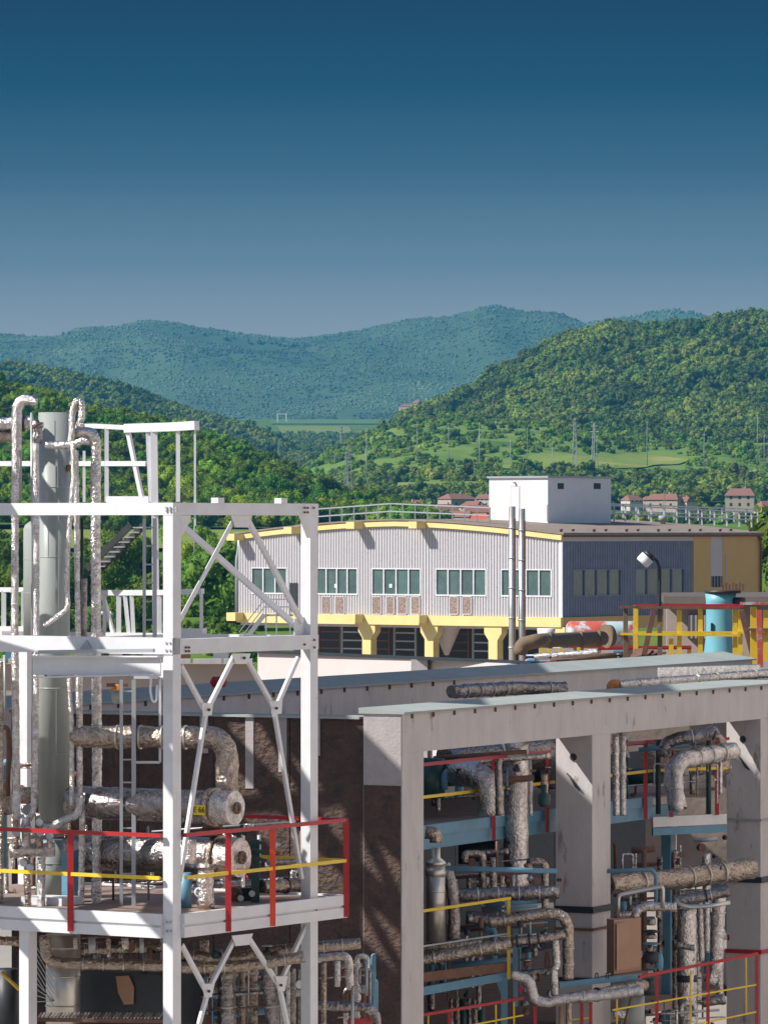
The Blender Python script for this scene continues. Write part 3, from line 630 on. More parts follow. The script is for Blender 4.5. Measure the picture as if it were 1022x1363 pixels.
railing('galvanised railing from the white penthouse to the right end of the roof', [P(728, 693, 352) , P(830, 694, 361), P(1000, 702, 373)], 1.15, 17, .05, 'white_frame')
railing('second railing further back on the roof right of the penthouse', [P(812, 689, 372), P(900, 692, 378), P(1008, 696, 386)], 1.05, 12, .045, 'white_frame')
# penthouse
pf = Frame(729, 352, 37); ph = thing('roof_penthouse', 'white plant room with a door standing on the flat roof', 'plant room', pf.w(0, 0, -1))
z0_ = -.5; z1_ = pf.ona(729, 636)[1]; lb_ = pf.ona(651, 660)[0]; ra_ = pf.onb(813, 660)[0]
mb = MB(); pf.box(mb, 0, ra_, 0, lb_, z0_, z1_); part('wall', mb, 'white', ph)
mb = MB(); pf.box(mb, -.15, ra_ + .12, -.12, lb_ + .12, z1_ + .001, z1_ + .14); part('roof', mb, 'galv', ph)
mb = MB(); b0_, b1_ = pf.ona(691, 670)[0], pf.ona(680, 670)[0]; zd = pf.ona(685, 647)[1]; pf.box(mb, -.03, .01, b0_ - .06, b1_ + .06, z0_, zd + .06); d_ = part('door', mb, 'pale_wall', ph)
mb = MB(); pf.box(mb, -.05, -.031, b0_, (b0_ + b1_) * .55, z0_, zd - .1); part('door_leaf', mb, 'white', d_)
mb = MB(); mb.lathe(pf.w(-.02, (b0_ + b1_) / 2, zd + .25), [(.08, 0), (.08, .2)], 10, -pf.u); part('lamp', mb, 'house', ph)
for x0, x1 in ((742, 750), (790, 799)):
    mb = MB(); a0_, zz1 = pf.onb(x0, 643); a1_, zz0 = pf.onb(x1, 651); pf.box(mb, a0_, a1_, -.02, .03, zz0, zz1); part('vent_opening', mb, 'dark', ph)
mb = MB(); mb.lathe(P(882, 702, 362) + Vector((0, 0, 0)), [(.2, 0), (.2, .5), (.32, .52), (.32, .85), (.0, .9)], 14)
solo('roof_vent_pipe', mb, 'cap', 'short grey vent cowl by the railing on the flat roof', 'vent')
# flue pipes in front of the building
for px0, px1, ytop, lab in ((677, 686, 674, 'left and taller of two steel flue pipes in front of the corrugated building'), (690, 699, 677, 'right steel flue pipe with rusty stripe in front of the corrugated building')):
    Yp = 326; r_ = (px1 - px0) / 2 / F * Yp; c = P((px0 + px1) / 2, 700, Yp); t = thing('flue_pipe', lab, 'flue pipe', (c.x, Yp, -16))
    zt_ = P(0, ytop, Yp).z; mb = MB(); mb.lathe((c.x, Yp, -16), [(r_, 0), (r_, zt_ + 16)], 20); part('tube', mb, 'jacket', t)
    mb = MB(); mb.bar((c.x + r_ * .75, Yp - r_ * .8, -12), (c.x + r_ * .75, Yp - r_ * .8, zt_ - .8), .14, .05); part('side_strip', mb, 'grout', t)
    for k in range(5): mb = MB(); mb.lathe((c.x, Yp, zt_ - 1.5 - k * 2), [(r_ * 1.12, 0), (r_ * 1.12, .12)], 20); part('clamp_band', mb, 'galv', t)
# stair at the left end of the building
st = thing('outside_stair', 'white steel stair rising to the left end of the corrugated building', 'stair', P(360, 860, 322))
for off in (0, 1.0):
    mb = MB(); mb.bar(P(318, 862, 322 + off), P(352, 818, 322 + off), .12, .3); part('stringer', mb, 'galv', st)
    for hh in (.5, 1.0): mb = MB(); mb.bar(P(318, 862, 322 + off) + Vector((0, 0, hh)), P(352, 818, 322 + off) + Vector((0, 0, hh)), .07); mb.bar(P(352, 818, 322 + off) + Vector((0, 0, hh)), P(388, 818, 322 + off) + Vector((0, 0, hh)), .07); part('handrail', mb, 'galv', st)
for k in range(10):
    p = P(318, 862, 322).lerp(P(352, 818, 322), (k + .5) / 10); mb = MB(); mb.quad8([p + Vector(q) for q in ((-.12, 0, 0), (.12, 0, 0), (.12, 1, 0), (-.12, 1, 0), (-.12, 0, .05), (.12, 0, .05), (.12, 1, .05), (-.12, 1, .05))]); part('tread', mb, 'galv', st)
mb = MB(); mb.bar(P(350, 819, 322.5), P(390, 819, 322.5), 1.0, .12); part('landing', mb, 'galv', st)
for px in (354, 368, 386): mb = MB(); mb.bar(P(px, 819, 322) + Vector((0, 0, 1)), P(px, 819, 322) + Vector((0, 0, -8)), .1); part('leg', mb, 'galv', st)
# tall downpipe on left end
mb = MB(); mb.tube([P(319, 712, 362), P(317, 735, 362), P(315, 745, 362), P(315, 815, 362)], .12, 8); solo('gutter_downpipe', mb, 'galv', 'pale downpipe at the left end wall of the corrugated building', 'downpipe')

# ------------------------------------------------------------------ village and sheds
def make_house(w_, d_, h_, rh, wallm):
    t = thing('village_house', 'h', 'house', (0, 0, 0), 'houses of the village beyond the plant')
    mb = MB(); mb.quad8([Vector(p) for p in ((-w_, -d_, -2), (w_, -d_, -2), (w_, d_, -2), (-w_, d_, -2), (-w_, -d_, h_), (w_, -d_, h_), (w_, d_, h_), (-w_, d_, h_))]); part('wall', mb, wallm, t)
    mb = MB(); e = .5; b = 0
    P_ = [(-w_ - e, -d_ - e, h_ - .1), (w_ + e, -d_ - e, h_ - .1), (w_ + e, d_ + e, h_ - .1), (-w_ - e, d_ + e, h_ - .1), (-w_ * .72, 0, h_ + rh), (w_ * .72, 0, h_ + rh)]
    mb.v = [Vector(p) for p in P_]; mb.f = [(0, 3, 2, 1), (0, 1, 5, 4), (2, 3, 4, 5), (1, 2, 5), (3, 0, 4)]; mb.sm = [False] * 5; rf_ = part('roof', mb, 'tile', t)
    mb = MB(); mb.quad8([Vector((x + w_ * .3, y, z)) for z in (h_ + .5, h_ + rh + .8) for x, y in ((-.3, -.3), (.3, -.3), (.3, .3), (-.3, .3))]); part('chimney', mb, 'house', rf_)
    for fl in range(2 if h_ > 4.5 else 1):
        for k in range(3):
            x = -w_ * .6 + k * w_ * .6; z = 1.2 + fl * 2.9; mb = MB(); mb.quad8([Vector((x + i, -d_ + j, z + q)) for q in (0, 1.3) for i, j in ((-.5, -.06), (.5, -.06), (.5, .05), (-.5, .05))]); part('window', mb, 'dark', t)
    return t
hs = [make_house(6, 5, 5.6, 3, 'house'), make_house(5, 4.5, 5.2, 3.2, 'house_pale'), make_house(8, 5, 4.2, 2.6, 'house')]
def hz_(px, Y, h): return
HL = [(545, 683, 1500, 0, 1.0, 'house at the left end of the village row just above the roof railing'), (566, 686, 1450, 2, .8, 'broad low house in the left of the village, behind the roof railing'), (592, 684, 1500, 1, .9, 'pale house in the middle of the village behind the railing'),
      (612, 688, 1400, 2, .8, 'wide brick red house in the village just left of the penthouse'), (636, 686, 1500, 0, .9, 'house half hidden by the white penthouse'), (608, 664, 1900, 2, 1.0, 'long red roofed house standing alone above the village'),
      (644, 666, 1850, 1, .7, 'pinkish house close left of the penthouse wall'), (582, 690, 1380, 0, .7, 'small red roofed house low behind the railing'), (630, 678, 1650, 0, .8, 'red roofed house above the rest left of the penthouse'), (556, 676, 1650, 1, .8, 'pale gabled house at the meadow edge'),
      (841, 668, 1750, 1, .75, 'small pale house right of the penthouse among trees'), (884, 665, 1750, 2, 1.0, 'broad pink house with red roof above the middle of the right railing'), (866, 668, 1800, 0, .6, 'small house left of the broad pink one'), (912, 670, 1750, 1, .7, 'pale little house right of the broad pink house'),
      (985, 664, 1800, 0, 1.1, 'house with steep red roof near the right edge'), (1020, 677, 1700, 1, .8, 'cream house cut by the right edge'),
      (543, 541, 5200, 2, 1.3, 'far pale village house on the spur below the blue hills'), (549, 546, 5150, 0, 1.3, 'lower far village house on the spur'), (556, 538, 5250, 1, 1.3, 'rightmost far village house on the spur, beside the wooded hill'), (538, 549, 5100, 1, 1.1, 'leftmost tiny far house at the foot of the spur')]
for i, (px, py, Y, k, s, lb) in enumerate(HL):
    o = hs[k] if i == k else None
    if i in (0, 1, 2): o = hs[[0, 2, 1][i]]
    else: o = copy_thing(hs[k], (0, 0, 0))
    s *= .8; o['label'] = lb; p = P(px, py, Y); o.location = (p.x, Y, p.z - 4.2 * s); o.scale = (s, s, s); o.rotation_euler = (0, 0, R(-50 + (i * 37) % 95))
mb = MB(); p = P(638, 692, 700); mb.quad8([Vector((p.x + x, 700 + y, z)) for z in (-12, p.z) for x, y in ((-1.2, 0), (1.2, 0), (1.2, 5), (-1.2, 5))]); t = None
sh = thing('red_roofed_shed', 'low shed with a bright orange red roof left of the penthouse, behind the railing', 'shed', (p.x, 700, -12)); part('wall', mb, 'house', sh)
mb = MB(); mb.poly([(p.x - 1.4, 699.5, p.z - .1), (p.x + 1.4, 699.5, p.z - .1), (p.x + 1.1, 704, p.z + .8), (p.x - .8, 704, p.z + .8)], .2, (0, 0, 1)); part('roof', mb, mat('bright_red_roof', (.62, .12, .05), .6), sh)
shd = thing('long_blue_roof', 'light blue flat roofed hall seen low between the tower members at the left', 'hall', P(172, 842, 585))
mb = MB(); q = P(172, 842, 585); zz = P(0, 818, 585).z; mb.quad8([Vector((q.x + x, 585 + y, z)) for z in (-14, zz) for x, y in ((-3.6, 0), (3.9, 0), (3.9, 14), (-3.6, 14))]); part('wall', mb, 'pool', shd)
mb = MB(); mb.quad8([Vector((q.x + x, 585 + y, z)) for z in (zz + .001, zz + .2) for x, y in ((-4, -.5), (4.3, -.5), (4.3, 14.5), (-4, 14.5))]); part('roof', mb, 'white', shd)
shd = thing('garden_shed', 'low beige hut beyond the meadow, left of the corrugated building', 'hut', P(285, 764, 800))
mb = MB(); q = P(285, 762, 800); mb.quad8([Vector((q.x + x, 800 + y, z)) for z in (-9, P(0, 748, 800).z) for x, y in ((-3.4, 0), (4.6, 0), (4.6, 5), (-3.4, 5))]); part('wall', mb, 'house_pale', shd)
mb = MB(); mb.quad8([Vector((q.x + x, 800 + y, z)) for z in (P(0, 748, 800).z + .001, P(0, 745, 800).z) for x, y in ((-3.8, -.4), (5, -.4), (5, 5.4), (-3.8, 5.4))]); part('roof', mb, 'roof_brown', shd)
for i in range(2):
    q = P(243 + i * 3, 737, 950); mb = MB(); mb.quad8([Vector((q.x + x, 950 + y, z)) for z in (-5, P(0, 729, 950).z) for x, y in ((-.15, 0), (.15, 0), (.15, .3), (-.15, .3))]); solo('marker_post', mb, 'white', ['left', 'right'][i] + ' one of two white posts on the meadow behind the tower top', 'post')
# masts and poles in the valley
def make_mast(kind):
    t = thing('power_mast', 'm', 'mast', (0, 0, 0), 'power masts in the valley')
    mb = MB(); H = 10
    if kind == 0:
        for sx, sy in ((-1, -1), (1, -1), (1, 1), (-1, 1)): mb.bar((sx * .5, sy * .5, -1), (sx * .12, sy * .12, H), .11)
        for k in range(9):
            z0, z1 = k * H / 9, (k + 1) * H / 9; w0, w1 = .5 - .38 * z0 / H, .5 - .38 * z1 / H
            mb.bar((-w0, -w0, z0), (w1, -w1, z1), .06); mb.bar((-w0, w0, z0), (-w1, -w1, z1), .06)
    else: mb.ring_tube([Vector((0, 0, -1)), Vector((0, 0, H))], [.2, .12], 8)
    part('shaft', mb, 'mast', t)
    for k, (z, ww) in enumerate(((9.4, .9), (8.3, 1.3), (7.2, .9)) if kind == 0 else ((9.3, 1.1),)):
        a = MB(); a.bar((-ww, 0, z), (ww, 0, z), .12); part('crossarm', a, 'mast', t)
    return t
M['mast'] = mat('dull_grey_mast', (.30, .33, .31), .7)
ms = [make_mast(0), make_mast(1)]
ML = [(555, 562, 612, 2600, 1, 'pole left of centre on the light green slope'), (638, 562, 620, 2600, 1, 'pole standing out above the penthouse, on the slope'), (660, 558, 585, 2900, 1, 'thin pole at the wood edge right above the penthouse'), (679, 585, 624, 2400, 1, 'short pole just right of the penthouse gable line'), (765, 556, 604, 2900, 0, 'tall lattice mast at the edge of the wooded hill, left of the hillside field'), (791, 563, 616, 2500, 0, 'lattice mast standing at the upper edge of the hillside field'),
      (445, 600, 640, 2300, 1, 'pole in the valley left of the mast cluster'), (454, 566, 606, 3200, 0, 'lattice mast with wide crossarms behind the mast cluster'), (461, 600, 650, 2000, 0, 'left mast of the dense cluster in the valley'), (465, 592, 652, 1950, 0, 'right mast of the dense cluster in the valley'), (488, 570, 645, 2200, 1, 'tall pole right of the mast cluster'), (414, 610, 640, 2300, 1, 'pole rising behind the near wooded slope'),
      (398, 605, 622, 3300, 0, 'small lattice mast left of the cluster'), (371, 585, 605, 3500, 0, 'small distant mast over the dark middle slope'), (339, 582, 602, 3800, 1, 'thin bright pole on the middle slope'), (1008, 552, 598, 2900, 1, 'pole near the right edge on the wooded hill'), (1017, 574, 612, 2600, 1, 'lower pole at the right edge of the picture'), (992, 638, 662, 1900, 1, 'pole beside the steep roofed house'),
      (597, 566, 606, 2700, 1, 'thin pole on the slope halfway between cluster and penthouse'), (735, 590, 628, 2450, 1, 'thin pole above the middle of the penthouse'), (861, 560, 600, 2850, 1, 'pale pole at the wood edge above the right part of the field'), (937, 575, 612, 2700, 1, 'pole right of the hillside field'), (702, 570, 600, 2900, 1, 'short pole at the wood edge left of the lattice masts'),
      (884, 652, 678, 1700, 0, 'lattice mast beside the broad pink house'), (833, 664, 690, 1500, 1, 'short pole right of the penthouse roof'), (448, 624, 650, 2000, 0, 'squat mast below the cluster')]
for i, (px, y0, y1, Y, k, lb) in enumerate(ML):
    o = {0: ms[1], 4: ms[0]}.get(i) or copy_thing(ms[k], (0, 0, 0)); o['label'] = lb
    if px > 500 and y1 > 590: Y = min(Y, 2330); y1 += 14
    elif px > 500: Y = min(Y, 2650); y1 += 22
    p0 = P(px, y1, Y); H = P(px, y0, Y).z - p0.z; o.location = p0; s = H / 10; o.scale = (max(s, .8) * (1.1 if k == 0 else .62),) * 2 + (s,); o.rotation_euler = (0, 0, .4 + i)
mb = MB()
for x in (-5, 5): mb.bar(P(375, 557, 5600) + Vector((x, 0, -4)), P(375, 551, 5600) + Vector((x, 0, 0)), 1.2)
mb.bar(P(375, 551, 5600) + Vector((-6, 0, 0)), P(375, 551, 5600) + Vector((6, 0, 0)), .8); solo('gantry_frame', mb, 'white', 'tiny white portal frame at the left end of the pale valley field', 'gantry')
mb = MB(); p = P(259, 700, 660); mb.ring_tube([Vector((p.x, 660, -9)), Vector((p.x, 660, P(0, 655, 660).z))], [.14, .08], 8); solo('meadow_pole', mb, 'galv', 'thin pole on the meadow behind the top frame beam', 'pole')
# ------------------------------------------------------------------ white steel tower
tf = Frame(230, 68, 32.35)
aB = tf.onb(413, 700)[0]; aE = tf.onb(455, 1200)[0]
bC = tf.ona(38, 1240)[0]; bR = 5.6
zT1, zT0 = tf.ona(230, 669)[1], tf.ona(230, 685.5)[1]
zM1, zM0 = tf.ona(230, 849.5)[1], tf.ona(230, 871.5)[1]
zD1, zD0 = tf.ona(230, 1218)[1], tf.ona(230, 1250)[1]
tw = thing('steel_tower', 'white painted open steel tower with crossed braces at the left of the picture', 'steel tower', tf.w(0, 0, -16))
def tb(nm, a0, a1, b0, b1, z0, z1, m='steel', lab=None): return part(nm, tf.box(MB(), a0, a1, b0, b1, z0, z1), m, tw, lab)
tf.box_ = None
# columns: flanged H sections closed by side plates
tb('column', 0, .20, 0, .165, -16, zT0 - .001); tb('column', aB, aB + .20, 0, .165, -16, zT0 - .001)
bD = tf.ona(36, 1000, aB)[0]
tb('column', aB, aB + .2, bD, bD + .17, zD1, zM0 - .001); tb('column', 0, .2, bC, bC + .165, -16, zD0 - .001)
tb('column', aB, aB + .2, bC, bC + .165, -16, zD0 - .001)
# top ring
tb('beam', -.004, .15, -.004, bR, zT0, zT1); tb('beam', .15, aB + .21, -.004, .14, zT0, zT1); tb('beam', aB + .03, aB + .16, .14, bR, zT0 + .02, zT1 - .01)
# middle ring
tb('beam', -.012, .16, .0, bR, zM0, zM1); tb('beam', .16, aB + .2, -.012, .14, zM0 - .0, zM1 - .02); tb('beam', aB + .03, aB + .16, .14, bR, zM0, zM1 - .03)
tb('beam', .18, aB, 2.4, 2.52, zM0, zM1 - .04)
# small blocks on top of the top ring
for px in (294, 378): a_ = tf.onb(px, 668)[0]; tb('lug', a_ - .07, a_ + .09, 0, .12, zT1, zT1 + .075)
# deck ring: channel with two lips
for nm, z0, z1, o in (('deck_edge', zD1 - .15, zD1, .03), ('deck_edge', zD0, zD0 + .15, .03), ('deck_edge', zD0 + .15, zD1 - .15, .0)):
    part(nm, tf.box(MB(), -.03 - o, .02, .166, bR, z0, z1), 'steel', tw); part(nm, tf.box(MB(), .201, aE, -.03 - o, .02, z0, z1), 'steel', tw)
    part(nm, tf.box(MB(), aE, aE + .03 + o, -.03 - o, bR, z0, z1), 'steel', tw)
tb('deck_plate', .021, aE, .021, bR, zD1 - .06, zD1 - .03, 'deck', 'rust stained deck plate of the tower')
for k in range(5): tb('deck_joist', .4 + k * .8, .5 + k * .8, .05, bR, zD0 + .02, zD1 - .062)
zD2 = zD1 - 4.2
def angle_bar(p, q, wd=.09, n=None, par=None, m='steel', nm='brace', face=None):
    p = Vector(p); q = Vector(q); n = Vector(n or -tf.v); mb = MB(); d = (q - p).normalized(); s_ = d.cross(n).normalized()
    wd *= .78; mb.bar(p, q, wd, .012, up=n); mb.bar(p + s_ * (wd / 2) - n * .02, q + s_ * (wd / 2) - n * .02, .012, .045, up=n)
    return part(nm, mb, m, par or tw)
def tB(px, py, b=.08): return tf.B(px, py, b)
# crossed braces, right-hand face
angle_bar(tB(236, 832), tB(312, 690), .10); angle_bar(tB(330, 690), tB(403, 828), .10)
angle_bar(tB(247, 702, 1.0), tB(401, 838, .14), .11)
for (p, q) in (((242, 886), (272, 942)), ((313, 874), (277, 946)), ((276, 944), (240, 1174)), ((328, 874), (366, 942)), ((398, 876), (369, 942)), ((366, 944), (403, 1170)),
               ((243, 1258), (276, 1320)), ((315, 1248), (278, 1320)), ((279, 1318), (262, 1380)), ((331, 1247), (373, 1312)), ((408, 1234), (373, 1312)), ((373, 1312), (388, 1385))):
    angle_bar(tB(*p), tB(*q), .075)
def gus(pts, b=.06, m='steel'): part('gusset_plate', MB().poly([tf.B(x, y, b) for x, y in pts], .012, -tf.v), m, tw)
gus([(307, 686), (335, 686), (330, 702), (312, 702)]); gus([(308, 870), (333, 870), (328, 884), (313, 884)]); gus([(268, 936), (283, 936), (281, 952), (270, 954)]); gus([(359, 934), (375, 932), (374, 950), (363, 952)])
gus([(308, 1246), (336, 1243), (331, 1258), (313, 1260)]); gus([(268, 1310), (285, 1310), (281, 1328), (272, 1328)]); gus([(366, 1300), (382, 1300), (378, 1320), (370, 1320)])
gus([(239, 686), (253, 686), (252, 694), (240, 716)], .01); gus([(397, 686), (413, 686), (413, 716), (408, 716)], .01); gus([(391, 824), (410, 820), (410, 850), (391, 848)], .12)
part('gusset_plate', MB().poly([tf.A(x, y, .1) for x, y in ((191, 872), (218, 872), (218, 906), (212, 900))], .014, -tf.u), 'steel', tw)
part('gusset_plate', MB().poly([tf.A(x, y, -.02) for x, y in ((107, 864), (122, 864), (116, 852))], .02, -tf.u), 'galv', tw)
for px, py in ((277, 945), (367, 943), (324, 876), (411, 852), (277, 1320), (373, 1312)):
    p = tB(px, py, .03); part('bolt', MB().lathe(p, [(.02, 0), (.02, .03)], 8, -tf.v), 'dark', tw)
def rails(label, pts, h, posts_at, colr='red', midc='yellow', midh=(.46,), drop=.0, wd=.055, name='guard_rail', postw=.07, postcols=None, ends=None, group=None):
    t = thing(name, label, 'guard rail', pts[0], group); tot = [0]
    for p, q in zip(pts, pts[1:]): tot.append(tot[-1] + (q - p).length)
    def at(d):
        for i in range(len(pts) - 1):
            if d <= tot[i + 1] + 1e-6: return pts[i].lerp(pts[i + 1], (d - tot[i]) / (tot[i + 1] - tot[i]))
        return pts[-1]
    for p, q in zip(pts, pts[1:]):
        dd = (q - p).normalized(); e = dd * wd * .5
        part('top_rail', MB().bar(p - e + Vector((0, 0, h)), q + e + Vector((0, 0, h)), wd, wd), colr, t)
        for mh in midh: part('middle_rail', MB().bar(p + Vector((0, 0, h * mh)), q + Vector((0, 0, h * mh)), wd * .8, wd * .9), midc, t)
    for k, pp in enumerate(posts_at):
        p = pp if isinstance(pp, Vector) else at(pp); part('post', MB().bar(p + Vector((0, 0, -drop)), p + Vector((0, 0, h - wd * .45)), postw, postw * .7), (postcols or {}).get(k, colr), t)
    return t
zr_ = zD1; o_ = -.075
rails('red guard rail with yellow middle bar along the lit left side of the tower deck', [tf.w(o_, .17, zr_), tf.w(o_, bR, zr_)], 1.1, [tf.w(o_, tf.ona(98, 1200)[0], zr_), tf.w(o_, bR - .1, zr_)], drop=.3, postw=.085)
rails('red guard rail with yellow middle bar round the right end of the tower deck', [tf.w(.21, o_, zr_), tf.w(aE, o_, zr_), tf.w(aE, 2.45, zr_)], 1.1, [tf.w(tf.onb(298, 1200)[0], o_, zr_), tf.w(tf.onb(357, 1200)[0], o_, zr_), tf.w(aE, o_, zr_)], drop=.32, postw=.085, postcols={1: 'orange_red'})
# white rails of the upper platforms
def wrail(label, segs, name='white_guard_rail', cat='guard rail', m='steel'):
    p0 = Vector(segs[0][1][0]); t = thing(name, label, cat, p0)
    for nm, pts, wd in segs:
        mb = MB()
        for p, q in zip(pts, pts[1:]): mb.bar(p, q, wd, wd * 1.0)
        part(nm, mb, m, t)
    return t
Q = lambda px, py, a=aB + .1: tf.A(px, py, a)
wrail('white guard rail high above the top frame, behind the vessel', [
    ('top_rail', [Q(262, 566), Q(232, 568), Q(168, 570)], .13), ('top_rail', [Q(168, 569), Q(128, 567), Q(-20, 568)], .07), ('middle_rail', [Q(195, 617), Q(100, 617), Q(-20, 617)], .075),
    ('post', [Q(142, 568), Q(142, 668)], .06), ('brace', [Q(170, 572), Q(190, 668)], .06), ('post', [Q(197, 572), Q(201, 668)], .07), ('post', [Q(205, 572), Q(208, 860)], .10),
    ('post', [Q(237, 568), Q(237, 668)], .06), ('post', [Q(259.5, 568), Q(259.5, 700)], .03), ('toe_plate', [Q(144, 665), Q(200, 665)], .10), ('post', [Q(112, 600), Q(112, 668)], .04), ('post', [Q(48, 568), Q(48, 668)], .06)])
wrail('grey white guard rail of the platform level with the ladder foot', [
    ('top_rail', [Q(-20, 785), Q(40, 785)], .07), ('top_rail', [Q(134, 789), Q(206, 789), Q(270, 787)], .08), ('post', [Q(5, 786), Q(5, 850)], .07), ('post', [Q(32, 786), Q(32, 850)], .085),
    ('post', [Q(139, 790), Q(139, 850)], .05), ('brace', [Q(137, 792), Q(152, 848)], .05), ('post', [Q(158, 790), Q(158, 850)], .07), ('post', [Q(166, 790), Q(172, 850)], .06), ('post', [Q(175, 790), Q(178, 850)], .06),
    ('post', [Q(268, 787), Q(268, 846)], .05), ('toe_plate', [Q(238, 842), Q(272, 842)], .12), ('post', [Q(213, 790), Q(213, 850)], .05), ('toe_plate', [Q(-20, 840), Q(60, 840)], .14)], name='platform_rail')
# inclined stair piece with treads
t = thing('inclined_stair', 'short dark grey stair flight sloping up to the ladder beneath the top frame', 'stair', Q(135, 756))
for off in (0, -.35): p = Q(134, 757) + tf.u * off; q = Q(192, 699) + tf.u * off; part('stringer', MB().bar(p, q, .03, .10), 'dark', t)
for k in range(9): p = Q(134, 757).lerp(Q(192, 699), (k + .5) / 9); part('tread', MB().bar(p + tf.u * .0, p - tf.u * .34, .11, .02), 'steel', t)
def ladder(label, xl, xr, y0, y1, Y, nr, m='galv', rw=.045, off=0):
    t = thing('ladder', label, 'ladder', P(xl, y1, Y))
    for x, w_ in ((xl, rw), (xr, rw * 1.3)): part('rail', MB().bar(P(x, y1, Y), P(x + off, y0, Y), w_, w_ * 1.3, up=(0, 1, 0)), m, t)
    for k in range(nr):
        y = y1 + (y0 - y1) * (k + .5) / nr; f = (y1 - y) / (y1 - y0) * off; part('rung', MB().bar(P(xl + f, y, Y), P(xr + f, y, Y), .022), m, t)
    return t
ladder('upper grey ladder between top frame and middle beam of the tower', 192, 206, 690, 862, 71, 7)
ladder('lower grey ladder standing on the tower deck behind the middle beam', 161.5, 178, 905, 1209, 70, 10)
wrail('white bracket frame beside the lower ladder under the middle beam', [('hoop', [P(178, 902, 70.2), P(213, 902, 70.2), P(213, 1015, 70.2), P(175, 1015, 70.2)], .035)], name='bracket_frame', cat='bracket')
# cantilever hoist beam below the middle beam
hb = thing('hoist_beam', 'pale grey monorail beam hung under the middle beam of the tower', 'hoist beam', tf.A(42, 880, -.3))
mb = MB(); mb.bar(tf.A(44, 886, -.25), tf.A(214, 888, -.25), .02, .26); part('web', mb, 'steel', hb)
part('flange', MB().bar(tf.A(42, 902, -.25), tf.A(206, 898, -.25), .16, .02), 'steel', hb); part('flange', MB().bar(tf.A(42, 874, -.25), tf.A(214, 874, -.25), .16, .02), 'steel', hb)
part('top_plate', MB().bar(tf.A(52, 868, -.28), tf.A(205, 866, -.28), .05, .05), 'galv', hb)
mb = MB(); mb.tube([tf.A(201, 903, -.3), tf.A(200, 920, -.3), tf.A(203, 934, -.3), tf.A(208, 934, -.3), tf.A(209, 912, -.3)], .018, 6); solo('hanging_cable', mb, 'white', 'white cable loop hanging under the hoist beam near the front column', 'cable')

# ------------------------------------------------------------------ concrete structure
cf = Frame(535, 84, 26)
def cb(name, a0, a1, b0, b1, z0, z1, m, par, lab=None): return part(name, cf.box(MB(), a0, a1, b0, b1, z0, z1), m, par, lab)
cs = thing('concrete_frame', 'pale concrete portal frame with metal capped beams filling the lower right', 'concrete structure', cf.w(0, 0, -16))
zc = cf.onb(535, 951)[1]; zb0 = cf.onb(565, 1000.3)[1]; cd = .74; BW = 7.8
c2 = cf.onb(788, 1000)[0]; c3 = cf.onb(1012, 1000)[0]; c4 = c3 + (c3 - c2)
cwid = .86
aW = 0
for nm_a in (0, c2, c3, c4): cb('column', nm_a, nm_a + cwid, 0, cd, -16, zb0 - .002, 'concrete', cs)
cb('beam', 0, c4 + cwid, .0, cd, zb0, zc, 'concrete', cs)
aR_ = cf.onb(1001, 880, BW)[0]; cb('beam', -6, aR_, BW, BW + .7, zb0 - .25, zc - .05, 'concrete', cs)
def cap(name, a0, a1, b0, b1, z, rise):
    p = [cf.w(a0, b0, z), cf.w(a1, b0, z), cf.w(a1, b1, z), cf.w(a0, b1, z), cf.w(a0, b0, z + .035), cf.w(a1, b0, z + .035), cf.w(a1, b1, z + rise), cf.w(a0, b1, z + rise)]
    return part(name, MB().quad8(p), 'cap', cs)
n_ = 9
for k in range(n_): cap('capping_sheet', -.05 + (c4 + 1) * k / n_ + (.004 if k else 0), -.05 + (c4 + 1) * (k + 1) / n_, -.07, cd + .07, zc + .001, .10)
for k in range(14): cap('capping_sheet', -6 + (aR_ + 6.1) / 14 * k + .004, -6 + (aR_ + 6.1) / 14 * (k + 1), BW - .08, BW + .8, zc - .049, .20)
cb('side_capping', -.02, .7, cd + .075, BW, zc - .10, zc - .06, 'cap', cs)
for k in range(22):
    a_ = .35 + k * .86; m_ = MB(); cf.box(m_, a_, a_ + .035, -.035, -.002, zc - .085, zc - .002); part('fixing_clip', m_, 'grout', cs)
for k in range(24):
    a_ = -5.5 + k * 1.05; m_ = MB(); cf.box(m_, a_, a_ + .04, BW - .04, BW - .002, zc - .15, zc - .051); part('fixing_clip', m_, 'grout', cs)
# left-hand infill wall made of rough panels
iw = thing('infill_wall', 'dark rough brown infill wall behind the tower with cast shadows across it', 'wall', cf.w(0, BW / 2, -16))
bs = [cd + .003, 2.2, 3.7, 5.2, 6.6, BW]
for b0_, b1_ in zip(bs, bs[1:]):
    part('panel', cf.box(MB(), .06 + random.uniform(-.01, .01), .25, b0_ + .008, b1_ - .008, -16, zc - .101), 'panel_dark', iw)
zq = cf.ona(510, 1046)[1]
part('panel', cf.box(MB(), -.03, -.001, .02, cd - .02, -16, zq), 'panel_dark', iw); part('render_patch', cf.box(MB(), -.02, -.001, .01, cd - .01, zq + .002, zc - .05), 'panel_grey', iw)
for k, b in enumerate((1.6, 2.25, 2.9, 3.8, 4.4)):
    part('drip_stain', cf.box(MB(), .035, .05, b, b + .16, zc - .75 - .3 * (k % 3), zc - .104), 'panel_grey', iw)
